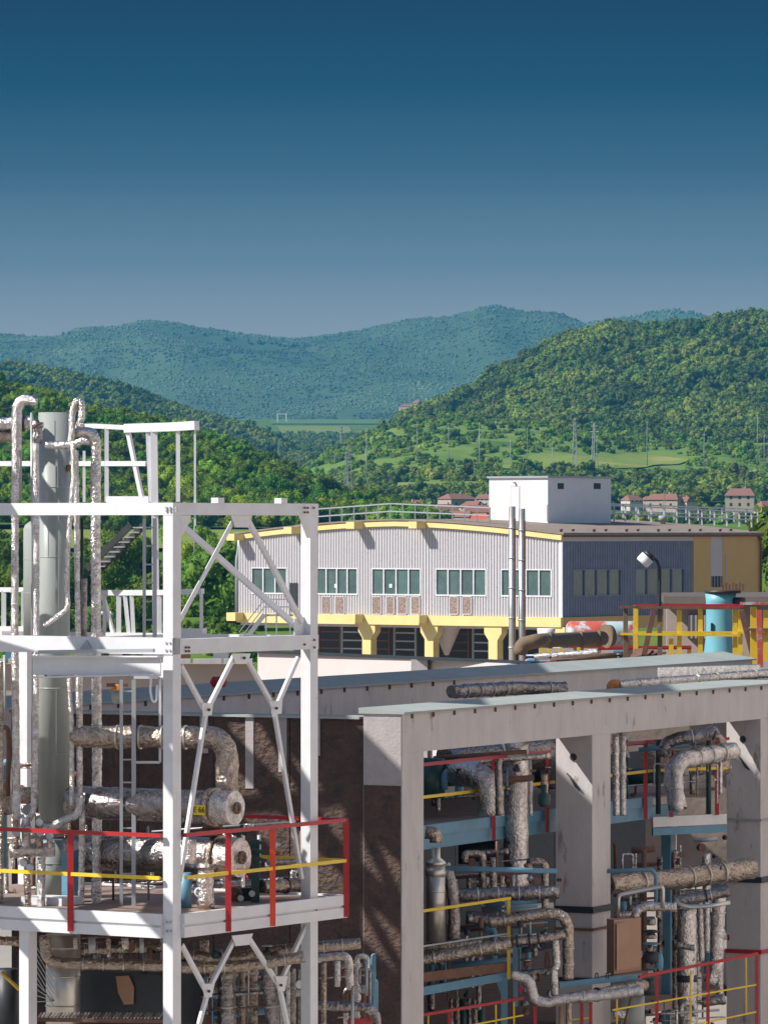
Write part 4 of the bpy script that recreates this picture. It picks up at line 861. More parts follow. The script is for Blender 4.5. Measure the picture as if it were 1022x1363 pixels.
# lifting lugs and clamps on the columns
for a_ in (c2, c3):
    for zz, hh, mm in ((None, None, None),): pass
def col_band(a_, y, px, m, lab, h=.10):
    z = cf.onb(px, y)[1]; t = solo('clamp_band', cf.box(MB(), a_ - .03, a_ + cwid + .02, -.03, cd + .02, z - h / 2, z + h / 2), m, lab, 'clamp')
    return t
col_band(c2, 1210, 800, 'dark', 'dark steel clamp band round the middle concrete column', .12); col_band(c2, 1236, 800, 'grout', 'thin rusty clamp band lower on the middle concrete column', .05); col_band(c2, 1303, 800, 'dark', 'lowest dark clamp on the middle concrete column above the foil pipe', .08)
col_band(c3, 1172, 1012, 'dark', 'dark clamp band round the right concrete column', .12); col_band(c3, 1268, 1012, 'red', 'dull red clamp band low on the right concrete column', .08); col_band(c3, 1092, 1012, 'cap', 'thin pale band halfway up the right concrete column', .04)
for a_, lab in ((c2, 'middle'), (c3, 'right')):
    zz = zb0 - .42; m_ = MB(); m_.lathe(cf.w(a_ - .002, .38, zz), [(.07, 0), (.07, .02)], 12, -cf.u); solo('plug_hole', m_, 'dark', f'dark round plug near the top of the {lab} concrete column', 'plug')
    m_ = MB(); m_.tube([cf.w(a_ - .04, .50, zz - .3), cf.w(a_ - .05, .34, zz - .48), cf.w(a_ - .05, .22, zz - .62), cf.w(a_ - .04, .32, zz - .56), cf.w(a_ - .04, .46, zz - .34)], .014, 6); solo('steel_loop', m_, 'dark', f'twisted steel lifting loop on the lit face of the {lab} column', 'steel loop')
# inner decks
dk = thing('inner_platform', 'blue grey steel platform inside the concrete frame', 'platform', cf.w(0, 2, -16))
zdk = cf.onb(660, 1086, 1.2)[1]
cb('edge_beam', .3, cf.onb(869, 1088, 1.1)[0], 1.10, 1.2, zdk - .2, zdk, 'steel_blue', dk); cb('edge_beam', .3, cf.onb(902, 1110, 1.14)[0], 1.14, 1.22, zdk - .44, zdk - .205, 'steel_blue', dk)
a1_, z1_ = cf.onb(868, 1088, 1.1); pA, pB = cf.B(868, 1088, 1.1), cf.B(966, 1077, .2)
part('edge_beam', MB().bar(pA - Vector((0, 0, .10)), Vector((pB.x, pB.y, pA.z)) - Vector((0, 0, .10)), .06, .2), 'steel', dk); part('edge_beam', MB().bar(pA - Vector((0, 0, .29)), Vector((pB.x, pB.y, pA.z)) - Vector((0, 0, .29)), .05, .15), 'steel_blue', dk)  # upper length in pale steel, its sunlight put into the colour
cb('deck_plate', .3, c3 + 1, 1.23, BW - .5, zdk - .06, zdk - .02, 'deck', dk)
p = cf.B(888, 1120, 1.3); part('post', MB().bar(Vector((p.x, p.y, -16)), Vector((p.x, p.y, zdk - .45)), .16, .2, up=cf.v), 'steel_blue', dk)
part('post', MB().bar(Vector((p.x + .12, p.y - .05, -16)), Vector((p.x + .12, p.y - .05, zdk - .45)), .05, .12, up=cf.v), 'steel', dk)  # pale strip stands in for the blue post's sunlit edge
rails('dark red guard rail with yellow bar inside the left bay of the concrete frame', [cf.w(.4, 1.05, zdk), cf.w(c2 + .6, 1.05, zdk)], 1.1, [cf.w(cf.onb(657, 1050, 1.05)[0], 1.05, zdk), cf.w(c2 + .3, 1.05, zdk)], drop=.42, midh=(.47,), wd=.06)
pC = cf.B(868, 1088, 1.05); pD = cf.B(968, 1077, .15); pD.z = pC.z = zdk
rails('red guard rail with a bend in the right bay of the concrete frame', [cf.w(cf.onb(800, 1088, 1.05)[0], 1.05, zdk), pC, pD], 1.1, [cf.w(cf.onb(859, 1088, 1.05)[0], 1.05, zdk), pC.lerp(pD, .25), pC.lerp(pD, .86)], drop=.42, midh=(.47,), wd=.06, postw=.08)
# lower platforms seen in the bays
def pxrail(label, top, mids, posts, Y, dY=0, m='red', mm='yellow', pm=None, name='guard_rail', w1=.05):
    t = thing(name, label, 'guard rail', P(top[0][0], top[0][1], Y))
    for p, q in zip(top, top[1:]): part('top_rail', MB().bar(P(p[0], p[1], Y + dY * (p[0] - top[0][0])), P(q[0], q[1], Y + dY * (q[0] - top[0][0])), w1), m, t)
    for md in mids: p, q = md[0], md[1]; part('middle_rail', MB().bar(P(*p, Y + dY * (p[0] - top[0][0])), P(*q, Y + dY * (q[0] - top[0][0])), w1 * .55), mm, t)
    for i, (x, y0, y1) in enumerate(posts): part('post', MB().bar(P(x, y0, Y + dY * (x - top[0][0])), P(x, y1, Y + dY * (x - top[0][0])), w1 * (1.2 if not (pm and i in pm) else .6), w1), mm if pm and i in pm else m, t)
    return t
pxrail('red rail with yellow bars low in the left bay of the concrete frame', [(560, 1352), (696, 1329)], [((560, 1378), (696, 1352))], [(598, 1348, 1390), (712, 1340, 1390), (660, 1338, 1390), (684, 1334, 1390), (570, 1352, 1390)], 85.6, .01, pm=(2, 3, 4))
pxrail('red and yellow guard rail at the bottom right between the concrete columns', [(850, 1301), (1008, 1270)], [((815, 1345), (1008, 1311)), ((900, 1370), (1008, 1347))], [(874, 1298, 1385), (942, 1286, 1385), (1007, 1272, 1385), (919, 1292, 1385), (993, 1275, 1350), (821, 1325, 1385)], 88.3, .012, pm=(3, 4, 5))
pxrail('yellow grid gate behind the middle column foot', [(760, 1330), (788, 1330)], [((760, 1358), (788, 1355))], [(774, 1330, 1385), (786, 1330, 1385)], 88.2, m='red', name='grid_rail')
pxrail('pale top rail with yellow post on the small platform in the left bay', [(556, 1214), (679, 1196)], [((556, 1261), (677, 1243))], [(677, 1198, 1303)], 85.9, .012, m='yellow', mm='galv', name='small_platform_rail')
t = thing('small_platform', 'rusty brown and pale blue platform edge low in the left bay', 'platform', P(565, 1320, 86))
part('edge_beam', MB().bar(P(550, 1303, 85.8), P(676, 1287, 87.4), .06, .17), 'grout', t); part('support_beam', MB().bar(P(550, 1322, 85.9), P(676, 1299, 87.5), .08, .15), 'steel_blue', t)
part('post', MB().bar(P(671, 1300, 87.4), P(671, 1400, 87.4), .12), 'steel_blue', t); part('post', MB().bar(P(686, 1222, 88), P(686, 1340, 88), .09), 'steel_blue', t)
part('bracket', MB().poly([P(660, 1306, 87.35), P(668, 1304, 87.35), P(668, 1328, 87.35)], .05, (0, 1, 0)), 'steel_blue', t)
# floor and rear of the concrete structure
for k in range(6): cb('hidden_shade_slab', .5 + k * 2.4, .5 + (k + 1) * 2.4 - .01, 2.5, BW - .01, zc - .75, zc - .62, 'concrete', cs)  # hidden slabs added to keep sunlight out of the bays
cb('floor_slab', .3, c4, cd + .1, BW, -9.6, -9.4, 'deck', cs)
rw = thing('rear_wall', 'brown rear wall deep inside the concrete structure, right panels blackened as shade', 'wall', cf.w(3, BW, -16))
for k in range(11): part('panel', cf.box(MB(), .3 + k * 2.6, .3 + (k + 1) * 2.6 - .02, BW - .12, BW - .02, -16, zb0 - (.26 if k < 3 else 1.3)), 'panel_dark' if k < 4 else 'dark', rw)  # right-hand panels near-black, the bay's shade put into their colour
ng = thing('unseen_shade_block', 'unseen tall clad block added out of frame at the left to shade the wall and roof edge', 'building', (-12, 94, -16))  # unseen block added and stepped to cast shade on wall and roof edge
for nm, ya, yb, zt_ in (('wall', 83.6, 88.5, 7.6), ('wall', 88.501, 96, 11.3), ('wall', 96.001, 106, 9.3)):
    part(nm, MB().quad8([Vector((x, y, z)) for z in (-16, zt_) for x, y in ((-16, ya), (-9.6, ya), (-9.6, yb), (-16, yb))]), 'siding', ng)
    part('roof', MB().quad8([Vector((x, y, z)) for z in (zt_ + .001, zt_ + .2) for x, y in ((-16.2, ya), (-9.5, ya), (-9.5, yb), (-16.2, yb))]), 'cap', ng)
for k in range(3): part('window', MB().quad8([Vector((x, y, z)) for z in (-2 + k * 3, -.5 + k * 3) for x, y in ((-14.5, 83.5), (-11, 83.5), (-11, 83.7), (-14.5, 83.7))]), 'glass', ng)
nb2 = thing('unseen_shade_annex', 'unseen lower annex added out of frame at the left, its open steel trusses patterning the shade', 'building', (-12, 81.6, -16))  # unseen annex added so its trusses break up shade on the infill wall
part('wall', MB().quad8([Vector((x, y, z)) for z in (-16, 1.9) for x, y in ((-15.5, 79.6), (-9.7, 79.6), (-9.7, 83.5), (-15.5, 83.5))]), 'siding', nb2)
part('roof', MB().quad8([Vector((x, y, z)) for z in (4.5, 5.4) for x, y in ((-10.4, 79.4), (-9.6, 79.4), (-9.6, 83.55), (-10.4, 83.55))]), 'cap', nb2)
for (y0, z0, y1, z1, w_) in ((79.7, 1.9, 79.7, 4.5, .25), (83.4, 1.9, 83.4, 4.5, .25), (81.5, 1.9, 81.5, 4.5, .2), (79.7, 1.9, 81.5, 4.5, .16), (81.5, 4.5, 83.4, 1.9, .16), (79.7, 3.2, 83.4, 3.2, .3), (80.3, 1.9, 83.0, 4.5, .14)):
    part('truss_bar', MB().bar((-10, y0, z0), (-10, y1, z1), w_), 'steel', nb2)
rk = thing('unseen_shade_rack', 'unseen tall white rack with diagonals added out of frame at the left to shade the tower', 'pipe rack', (-8, 66, -16))  # unseen bars added to throw shadow bands on the tower columns
for (y0, z0, y1, z1, w_) in ((64.8, -16, 64.8, 4.4, .3), (70.6, -16, 70.6, 4.4, .3), (67.75, -16, 67.75, -3, .25), (64.8, 3.4, 70.6, -.9, .38), (64.8, .6, 70.6, 3.6, .3), (64.8, -.7, 70.6, -.7, .34), (64.8, -2.8, 70.6, -1.0, .3), (64.8, -3.0, 70.6, -3.0, .3)):
    part('bar', MB().bar((-8, y0, z0), (-8, y1, z1), w_), 'steel', rk)
# ------------------------------------------------------------------ pale wall and roof terrace behind
wf = Frame(343, 128, 37)
pw = thing('parapet_wall', 'long pale pinkish wall with a dark metal edge below the corrugated building', 'wall', P(500, 900, 120))
A_ = P(343, 869, 133); B_ = P(548, 866, 126.5); C_ = P(690, 866, 122)
def slab(mb, p, q, z0, z1, d):
    n = (q - p).cross(Vector((0, 0, 1))).normalized() * -d
    if n.y < 0: n = -n
    v = [Vector((c.x, c.y, z0)) for c in (p, q, q + n, p + n)] + [Vector((c.x, c.y, z1)) for c in (p, q, q + n, p + n)]
    return mb.quad8(v)
part('panel', slab(MB(), A_, B_, -7, A_.z, .3), 'pale_wall', pw); part('panel', slab(MB(), B_ + Vector((.42, 0, 0)), C_, -7, A_.z, .3), 'pale_wall', pw)
part('pier', slab(MB(), B_ + Vector((-.02, -.25, 0)), B_ + Vector((.40, -.27, 0)), -7, A_.z - .005, .7), 'concrete', pw); part('pier', slab(MB(), C_, C_ + Vector((.25, 1.0, 0)), -7, A_.z, .3), 'concrete', pw)
part('top_edge', slab(MB(), A_ + Vector((-.1, -.08, 0)), C_ + Vector((.3, -.08, 0)), A_.z + .001, A_.z + .06, .5), 'dark', pw)
tr = solo('roof_terrace', MB().quad8([Vector(q) for q in ((4.3, 125, -9), (18, 125, -9), (30, 300, -9), (9.5, 300, -9), (4.3, 125, -4.05), (18, 125, -4.05), (30, 300, -7.5), (9.5, 300, -7.5))]), 'roof_brown', kind='structure')
M['low_wall'] = mat('stained_brown_render', (.30, .24, .21), .9, c2=(.21, .165, .145), nscale=.9, amt=.9)
M['low_roof'] = mat('dark_brown_roof_felt', (.12, .095, .08), .9, c2=(.085, .07, .06), nscale=1)
# low flat building at the right
lf = Frame(880, 215, 12)
t = thing('low_building', 'low flat roofed brown building behind the yellow and red railings', 'building', lf.w(0, 0, -12))
z1_ = P(0, 803, 215).z; part('wall', lf.box(MB(), .6, 14, -9, .0, -12, z1_), 'low_wall', t)
V2 = MB(); ff = MB(); X0, X1 = P(884, 0, 215).x, P(1060, 0, 215).x
part('front_wall', MB().quad8([Vector(q) for z in (-12, z1_) for q in ((X0 + .1, 214.5, z), (X1, 212, z), (X1, 213, z), (X0 + .1, 215.5, z))]), 'low_wall', t)
part('roof', MB().quad8([Vector(q) for z in (z1_ + .002, z1_ + .32) for q in ((X0 - .1, 213.8, z), (X1, 211.2, z), (X1, 228, z), (X0 + .4, 226, z))]), 'low_roof', t)
for x0, x1 in ((917, 941), (1000, 1030)):
    w_ = part('window', MB().quad8([Vector(q) for z in (P(0, 850, 213).z, P(0, 819, 213).z) for q in ((P(x0, 0, 213).x, 213.0 + (.7 if x0 < 950 else 0), z), (P(x1, 0, 213).x, 213.0, z), (P(x1, 0, 213).x, 214.5, z), (P(x0, 0, 213).x, 214.5, z))]), 'dark', t)
    for k in range(4): x = x0 + (x1 - x0) * (k + .5) / 4; part('bar', MB().bar(P(x, 850, 212.6), P(x, 819, 212.6), .06), 'house', w_)
# yellow and red railings on the terrace
ty = 125
def rr(label, top, mid, posts, Y, topm='grout', midm='yellow', pw_=.12):
    t = thing('terrace_railing', label, 'railing', P(posts[0][0], posts[0][2], Y))
    part('top_rail', MB().bar(P(*top[0], Y), P(*top[1], Y), .12, .07), topm, t); part('middle_rail', MB().bar(P(*mid[0], Y - .0), P(*mid[1], Y), .09, .06), midm, t)
    for x, y0, y1, m in posts: part('post', MB().bar(P(x, y0, Y + .1), P(x, y1, Y + .1), pw_, .1, up=(0, 1, 0)), m, t)
    return t
rr('front yellow and rust red railing before the blue stack', ((825, 808), (985, 810)), ((825, 844), (985, 846)), [(832.5, 808, 888, 'rust'), (878, 808, 888, 'rust'), (904, 812, 886, 'yellow'), (978, 812, 880, 'yellow')], ty)
rr('rear yellow railing between the lamp post and blue stack', ((845, 806), (990, 806)), ((845, 842), (990, 842)), [(846, 806, 876, 'yellow'), (893, 850, 872, 'yellow'), (932, 806, 878, 'yellow'), (985, 812, 884, 'yellow')], ty + 5, 'red')
rr('yellow and pale red railing at the right end of the terrace', ((985, 803), (1040, 804)), ((990, 838), (1040, 838)), [(1003, 808, 895, 'yellow'), (1020, 812, 880, 'yellow'), (1034, 812, 890, 'yellow')], ty - 1, 'red_flake', 'grout', .16)
solo('red_post', MB().bar(P(1010, 812, ty - 1.5), P(1012, 892, ty - 1.5), .14), 'red_flake', 'thick flaking red post next to the yellow one at the right end', 'post')
solo('red_prop', MB().bar(P(986, 812, ty + 1), P(1006, 888, ty + 1), .14), 'grout', 'dark red slanting prop right of the blue stack', 'prop')
solo('red_prop', MB().bar(P(870, 812, ty + 3), P(857, 872, ty + 3), .14), 'grout', 'slanting rusty prop left of the lamp post', 'prop')
rr('low red and yellow barrier on the terrace left of the blue stack', ((795, 862), (920, 861)), ((795, 864), (920, 863)), [(797, 864, 884, 'yellow'), (731, 864, 886, 'yellow'), (746, 864, 886, 'yellow'), (770, 866, 888, 'yellow'), (917, 862, 872, 'yellow'), (893, 862, 872, 'yellow')], ty + 14, 'red', 'red')
# blue stack
c = P(959, 0, 132); t = thing('blue_stack', 'pale blue painted round stack with a dark rim behind the yellow railings', 'stack', (c.x, 132, P(0, 874, 132).z))
zz0, zz1 = P(0, 874, 132).z, P(0, 790, 132).z; r_ = 19.5 / F * 132; H_ = zz1 - zz0
part('shell', MB().lathe((c.x, 132, zz0), [(r_ * 1.18, 0), (r_ * 1.16, .06), (r_ * 1.02, H_ * .32), (r_, H_ * .4), (r_, H_ * .86), (r_ * 1.06, H_)], 32), 'pale_blue', t)
part('rim', MB().lathe((c.x + .06, 132, zz1 + .001), [(r_ * 1.22, 0), (r_ * 1.26, .08)], 32), 'dark', t)
for k in range(7): part('rim_bolt', MB().bar((c.x + .05 + .09 * k, 132 - .2, zz1 + .08), (c.x + .05 + .09 * k, 132 - .2, zz1 + .26 + .04 * (k % 2)), .055), 'grout', t)
part('slot', MB().bar(P(946, 829, 132) + Vector((0, -r_ * .85, 0)), P(946, 842, 132) + Vector((0, -r_ * .85, 0)), .05, .1), 'dark', t)
part('nozzle', MB().lathe(P(976, 800, 132) + Vector((0, -.2, 0)), [(.1, 0), (.1, .3)], 12, (1, -.4, 0)), 'dark', t)
# lamp
t = thing('floodlight_post', 'white floodlight on a bent dark post in front of the blue grey siding', 'lamp post', P(878, 888, 127))
part('post', MB().tube([P(878, 888, 127), P(878, 756, 127), P(873, 744, 127), P(864, 741, 127)], .04, 8, bend=.12), 'dark', t)
q0, q1 = P(854, 750, 126.8), P(865, 738, 126.8); d_ = (q1 - q0).normalized(); part('lamp_shade', MB().lathe(q0, [(.17, 0), (.19, .05), (.19, (q1 - q0).length * .72)], 18, d_), 'white', t); part('lamp_cap', MB().lathe(q0 + d_ * (q1 - q0).length * .73, [(.19, 0), (.15, .12)], 18, d_), 'dark', t)
# rusty duct and red tank
t = thing('rusty_duct', 'thick flaking rust brown duct bending down at its left end on the terrace', 'duct', P(690, 868, 134))
part('pipe', MB().tube([P(692, 872, 134), P(694, 858, 134), P(715, 853, 134), P(802, 850, 137)], .20, 20, bend=.4, wob=.05, ws=3), 'rust', t)
for x, y in ((730, 852.5), (795, 850.5), (771, 851.5)): part('flange', MB().lathe(P(x, y, 134 + (x - 715) * .034), [(.23, 0), (.23, .10)], 22, (1, .05, 0)), 'rust', t)
part('broken_flange', MB().lathe(P(806, 847, 137.5), [(.34, 0), (.30, .18)], 24, (1, .6, .1)), 'rust', t)
for x in (722, 770): part('support', MB().bar(P(x, 862, 135), P(x, 886, 135), .1), 'yellow', t)
t = thing('flaking_tank', 'horizontal tank of flaking red and pale blue paint beside the rusty duct', 'tank', P(800, 868, 141))
part('shell', MB().lathe(P(754, 845, 140), [(.28, 0), (.37, .06), (.39, .1), (.39, 1.95), (.34, 2.05), (.1, 2.1)], 30, (1, .12, 0)), 'red_flake', t)
for x in (770, 835): part('saddle', MB().bar(P(x, 850, 141), P(x, 880, 141), .3, .3), 'grout', t)
solo('blue_box', MB().quad8([Vector(q) for z in (-4.3, P(0, 868, 131).z) for q in ((P(762, 0, 131).x, 131, z), (P(789, 0, 131).x, 131, z), (P(789, 0, 131).x, 131.6, z), (P(762, 0, 131).x, 131.6, z))]), 'pale_blue', 'pale blue box under the rusty duct', 'box')
solo('blue_box', MB().quad8([Vector(q) for z in (-4.3, P(0, 866, 133).z) for q in ((P(816, 0, 133).x, 133, z), (P(834, 0, 133).x, 133, z), (P(834, 0, 133).x, 133.6, z), (P(816, 0, 133).x, 133.6, z))]), 'steel_blue', 'darker blue box right of the pale blue one', 'box')
t = thing('rusty_hatch', 'small heap of rusty folded steel plates left of the lamp post foot', 'scrap plates', P(856, 880, 128))
for k in range(4): x = 838 + k * 9; part('plate', MB().poly([P(x, 878, 128), P(x + 16, 874 - k, 128), P(x + 22, 864 + k * 2, 129), P(x + 6, 866 + k, 129)], .04, (0, 0, 1)), 'grout', t)
solo('red_plinth', MB().quad8([Vector(q) for z in (-4.3, P(0, 876, 124).z) for q in ((P(838, 0, 124).x, 124, z), (P(880, 0, 124).x, 124, z), (P(880, 0, 124).x, 124.5, z), (P(838, 0, 124).x, 124.5, z))]), 'red_flake', 'low pale red plinth below the rusty plates', 'plinth')
solo('white_bucket', MB().lathe(P(727, 852, 150), [(.25, 0), (.28, .36)], 16), 'white', 'white bucket standing behind the left bend of the rusty duct', 'bucket')

wl = thing('low_plant_wall', 'low dull wall with machinery on it behind the tower, left of the pale wall', 'wall', P(150, 900, 135))
part('wall', MB().quad8([Vector((x, y, z)) for z in (-9, P(0, 884, 135).z) for x, y in ((P(-60, 0, 135).x, 135, ), (P(338, 0, 135).x, 135), (P(338, 0, 135).x, 135.4), (P(-60, 0, 135).x, 135.4))]), 'house', wl)
for k in range(9): x = -30 + k * 41; part('coping_block', MB().bar(P(x, 880, 134.9), P(x + 38, 880, 134.9), .3, .12), 'concrete', wl)
for k in range(7):
    x = 8 + k * 46; hh = 10 + (k * 7) % 17; o_ = solo('equipment_box', MB().bar(P(x, 868, 136.5), P(x + 14 + (k * 5) % 12, 868, 136.5), .5, hh / F * 136 * 2), ('steel_blue', 'grout', 'galv', 'house')[k % 4], ['first', 'second', 'third', 'fourth', 'fifth', 'sixth', 'seventh'][k] + ' from the left of the machine boxes behind the low wall', 'box')
for px, py in [(x, y) for x in (222, 227, 235) for y in (676, 680)] + [(222, 856), (227, 856), (222, 866), (227, 866), (222, 1228), (227, 1228), (222, 1240), (227, 1240)]:
    p = tf.A(px, py, -.006); part('bolt', MB().lathe(p, [(.018, 0), (.018, .02)], 8, -tf.u), 'galv', tw)
for px, py in ((405, 676), (409, 676), (417, 676), (405, 682), (409, 682), (418, 862), (418, 852), (405, 858), (258, 1236), (262, 1236), (266, 1236), (258, 1242), (262, 1242), (266, 1242), (420, 1212), (420, 1220), (247, 862), (251, 862), (247, 867), (251, 867)):
    p = tf.B(px, py, -.02); part('bolt', MB().lathe(p, [(.016, 0), (.016, .02)], 8, -tf.v), 'grout', tw)

nh = thing('unseen_bounce_hall', 'unseen long pale hall added out of frame at the right to bounce sunlight onto the concrete frame', 'building', (15, 75, -16))  # unseen hall added as a reflector for the shaded right-hand faces
part('wall', MB().quad8([Vector((x, y, z)) for z in (-16, 9) for x, y in ((14.6, 40), (26, 40), (26, 112), (15.4, 112))]), mat('grey_rendered_wall', (.52, .47, .45), .85, c2=(.46, .42, .40), nscale=.3), nh)
part('roof', MB().quad8([Vector((x, y, z)) for z in (9.001, 9.4) for x, y in ((14.3, 39.7), (26.3, 39.7), (26.3, 112.3), (15.1, 112.3))]), 'cap', nh)
for k in range(11):
    for zz in (-10, -3, 4):
        y0 = 44 + k * 6.2; x0 = 14.6 + (y0 - 40) * .8 / 72
        part('window', MB().quad8([Vector((x, y, z)) for z in (zz, zz + 1.4) for x, y in ((x0 - .05, y0), (x0 + .1, y0), (x0 + .14, y0 + 2), (x0 - .03, y0 + 2))]), 'glass', nh)
# ------------------------------------------------------------------ vessels and pipes in the tower
def PX(pts, Y): return [P(p[0], p[1], p[2] if len(p) > 2 else Y) for p in pts]
def pipe(label, pts, rpx, Y, m='foil', flanges=(), name=None, wob=None, band=None, bend=None, seg=14, fm='dark', ends=None, straps=0):
    pts = PX(pts, Y); r = rpx / F * Y; foil = m in ('foil', 'foil_fine', 'foil_warm', 'foil_dark')
    name = name or ('foil_wrapped_pipe' if foil else 'steel_pipe')
    t = thing(name, label, 'pipe', pts[0])
    wob = (.13 if foil else 0) if wob is None else wob; band = (.07 if foil else 0) if band is None else band
    part('lagging' if foil else 'tube', MB().tube(pts, r, seg, bend=bend if bend is not None else r * 2.2, step=max(.05, r * .55) if foil else None, wob=wob, ws=1.1 / r, band=band), m, t)
    for f in flanges:                                 # (segment, fraction, radius factor, length factor)
        i, q, kr, kl = (list(f) + [1.35, .35])[:4] if len(f) < 4 else f
        a, b = pts[i], pts[i + 1]; d = (b - a).normalized(); part('flange', MB().lathe(a.lerp(b, q), [(r * kr, 0), (r * kr, r * kl)], 18, d), fm, t)
    if straps:
        L_ = sum((q - p).length for p, q in zip(pts, pts[1:]))
        for k in range(1, straps):
            d = L_ * k / straps; i = 0
            while i < len(pts) - 2 and d > (pts[i + 1] - pts[i]).length: d -= (pts[i + 1] - pts[i]).length; i += 1
            sl = (pts[i + 1] - pts[i]).length
            if d < r * 2.4 or sl - d < r * 2.4: continue
            a, b = pts[i], pts[i + 1]; part('strap', MB().lathe(a.lerp(b, d / sl), [(r * 1.13, 0), (r * 1.13, r * .16)], 14, (b - a).normalized()), 'jacket', t)
    return t
def vessel(name, label, px, y0, y1, rpx, Y, m, rings=(), dome=False, base=True, cat='vessel', ringm=None, seg=40):
    c = P(px, 700, Y); r = rpx / F * Y; z1 = P(0, y0, Y).z; z0 = P(0, y1, Y).z
    t = thing(name, label, cat, (c.x, Y, z0)); pr = [(r, 0), (r, z1 - z0 - (r * .5 if dome else 0))]
    if dome: pr += [(r * math.cos(a), z1 - z0 - r * .5 + r * .5 * math.sin(a)) for a in (.4, .8, 1.15, 1.5)]
    part('shell', MB().lathe((c.x, Y, z0), pr, seg), m, t)
    for y, kr, h in rings: part('seam_band', MB().lathe((c.x, Y, P(0, y, Y).z), [(r * kr, 0), (r * kr, h)], seg), ringm or m, t)
    return t
v1 = vessel('tall_vessel', 'tall slim grey green vessel rising through the tower at the left', 72, 549, 1094, 21, 71.2, 'vessel', [(612, 1.012, .012), (649, 1.012, .012), (742, 1.012, .012), (860, 1.012, .012), (917, 1.015, .02), (1004, 1.012, .012), (829, 1.012, .012)])
r1 = 21 / F * 71.2; c1 = P(72, 700, 71.2)
for y0, y1, dx in ((612, 649, .3), (649, 742, -.3), (742, 829, .35), (560, 612, .1), (917, 1004, .2)):   # vertical plate seams
    a = math.asin(max(-.9, min(.9, dx))); mb = MB(); mb.bar((c1.x + r1 * math.sin(a), 71.2 - r1 * math.cos(a), P(0, y1, 71.2).z), (c1.x + r1 * math.sin(a), 71.2 - r1 * math.cos(a), P(0, y0, 71.2).z), .008, .008, up=(0, 1, 0)); part('plate_seam', mb, 'galv', v1)
part('manhole', MB().lathe(P(90, 623, 71.1), [(.05, 0), (.05, .05)], 14, (.7, -.7, 0)), 'grout', v1)
part('bottom_head', MB().lathe((c1.x, 71.2, P(0, 1112, 71.2).z), [(r1 * .3, 0), (r1 * .75, .07), (r1, .19)], 36), 'vessel', v1)
vessel('vessel_skirt', 'plain grey green lower vessel barrel standing on the tower deck under the tall vessel', 68, 1118, 1211, 21, 71.4, 'vessel', [(1150, 1.03, .02)])
vessel('vessel_column', 'brownish grey vessel barrel passing below the tower deck at the left', 84, 1244, 1400, 23, 71.0, 'jacket', [(1262, 1.02, .015), (1300, 1.02, .015), (1340, 1.05, .02)])
vessel('pale_vessel', 'pale rounded vessel mostly hidden behind the tall grey green one', 60, 690, 846, 29, 73, 'vessel', [(745, 1.01, .012), (790, 1.01, .012)], dome=True)
pipe('foil wrapped riser at the far left bending over to the right at its top', [(50, 534), (26, 533), (21, 548), (20, 700), (19.5, 840), (21, 960), (22, 1100)], 5, 70.4, 'foil_fine', straps=14)
pipe('short puffed foil sleeve on top of the far left riser', [(49, 533), (27, 532), (22, 546), (22, 600)], 7, 70.5, 'foil', flanges=[])
pipe('thin plain pipe close right of the far left foil riser', [(27, 560), (27, 667)], 2.2, 70.6, 'galv')
pipe('slim foil pipe running down between the left riser and the tall vessel', [(58, 566), (49, 566), (47, 590), (48.5, 700), (48, 900), (46, 1040), (46, 1078), (38, 1092)], 4.2, 70.4, 'foil_fine', straps=14)
pipe('grey flat conduit strip behind the slim foil pipe left of the vessel', [(42, 549), (42.5, 700), (43, 1085)], 1.6, 70.7, 'galv')
pipe('thick white foil pipe entering from the left edge at the vessel top', [(-20, 565), (34, 562), (44, 562)], 8.5, 70.9, 'foil', flanges=[(0, .9, 1.5, .5), (0, .75, 1.4, .3)])
pipe('dull foil pipe end under the thick white one at the left edge', [(-20, 579), (22, 580)], 8, 71.0, 'foil_warm', flanges=[(0, .3, 1.15, .6)])
pipe('crumpled foil knot on the vessel shoulder', [(46, 560), (52, 572), (50, 590)], 5.5, 70.3, 'foil_dark', flanges=[(0, .4, 1.3, .5)], fm='grout')
pipe('narrow foil hairpin standing up beside the vessel top', [(93, 600), (96, 568), (95, 552), (101, 534), (108, 534), (109, 556), (104, 566), (112, 564)], 4.6, 70.4, 'foil_fine', bend=.1)
pipe('foil pipe crossing in front of the vessel top to the big foil riser', [(60, 592), (78, 593), (97, 592), (108, 587), (119, 587)], 5.2, 70.3, 'foil')
pipe('big crumpled foil riser with a bent shoulder right of the tall vessel', [(101, 575), (124, 575), (128, 592), (127, 700), (128, 800), (128, 845), (129, 1000), (129, 1120), (128, 1212)], 6.7, 70.5, 'foil', straps=16)
pipe('thin foil pipe slanting down across the vessel to a low bend at its left', [(97, 592), (98, 632), (94, 680), (91, 718), (88, 772), (91, 810), (59, 834)], 3.4, 70.2, 'foil_fine')
pipe('straight foil pipe just right of the tall vessel', [(101, 600), (102, 700), (104, 860), (104, 945)], 3.6, 70.3, 'foil_fine', straps=10)
pipe('lower foil pipe with a kink right of the tall vessel', [(106, 870), (106, 1050), (110, 1075), (108, 1207)], 4.2, 70.35, 'foil', straps=8)
pipe('thin foil twin hugging the vessel right side below the middle beam', [(92, 903), (95, 960), (96, 1072)], 3.4, 70.3, 'foil_fine', straps=6)
pipe('black downpipe in the gap right of the vessel', [(109, 690), (109, 852)], 2, 71.6, 'dark')
pipe('grey line with dark joints left of the big foil riser near the ladder', [(112, 770), (112, 850)], 4, 71.2, 'foil_dark')
pipe('foil elbow climbing from the vessel foot to the right', [(56, 1106), (66, 1103), (90, 1090), (106, 1084), (108, 1060)], 5.6, 70.2, 'foil_fine', straps=5)
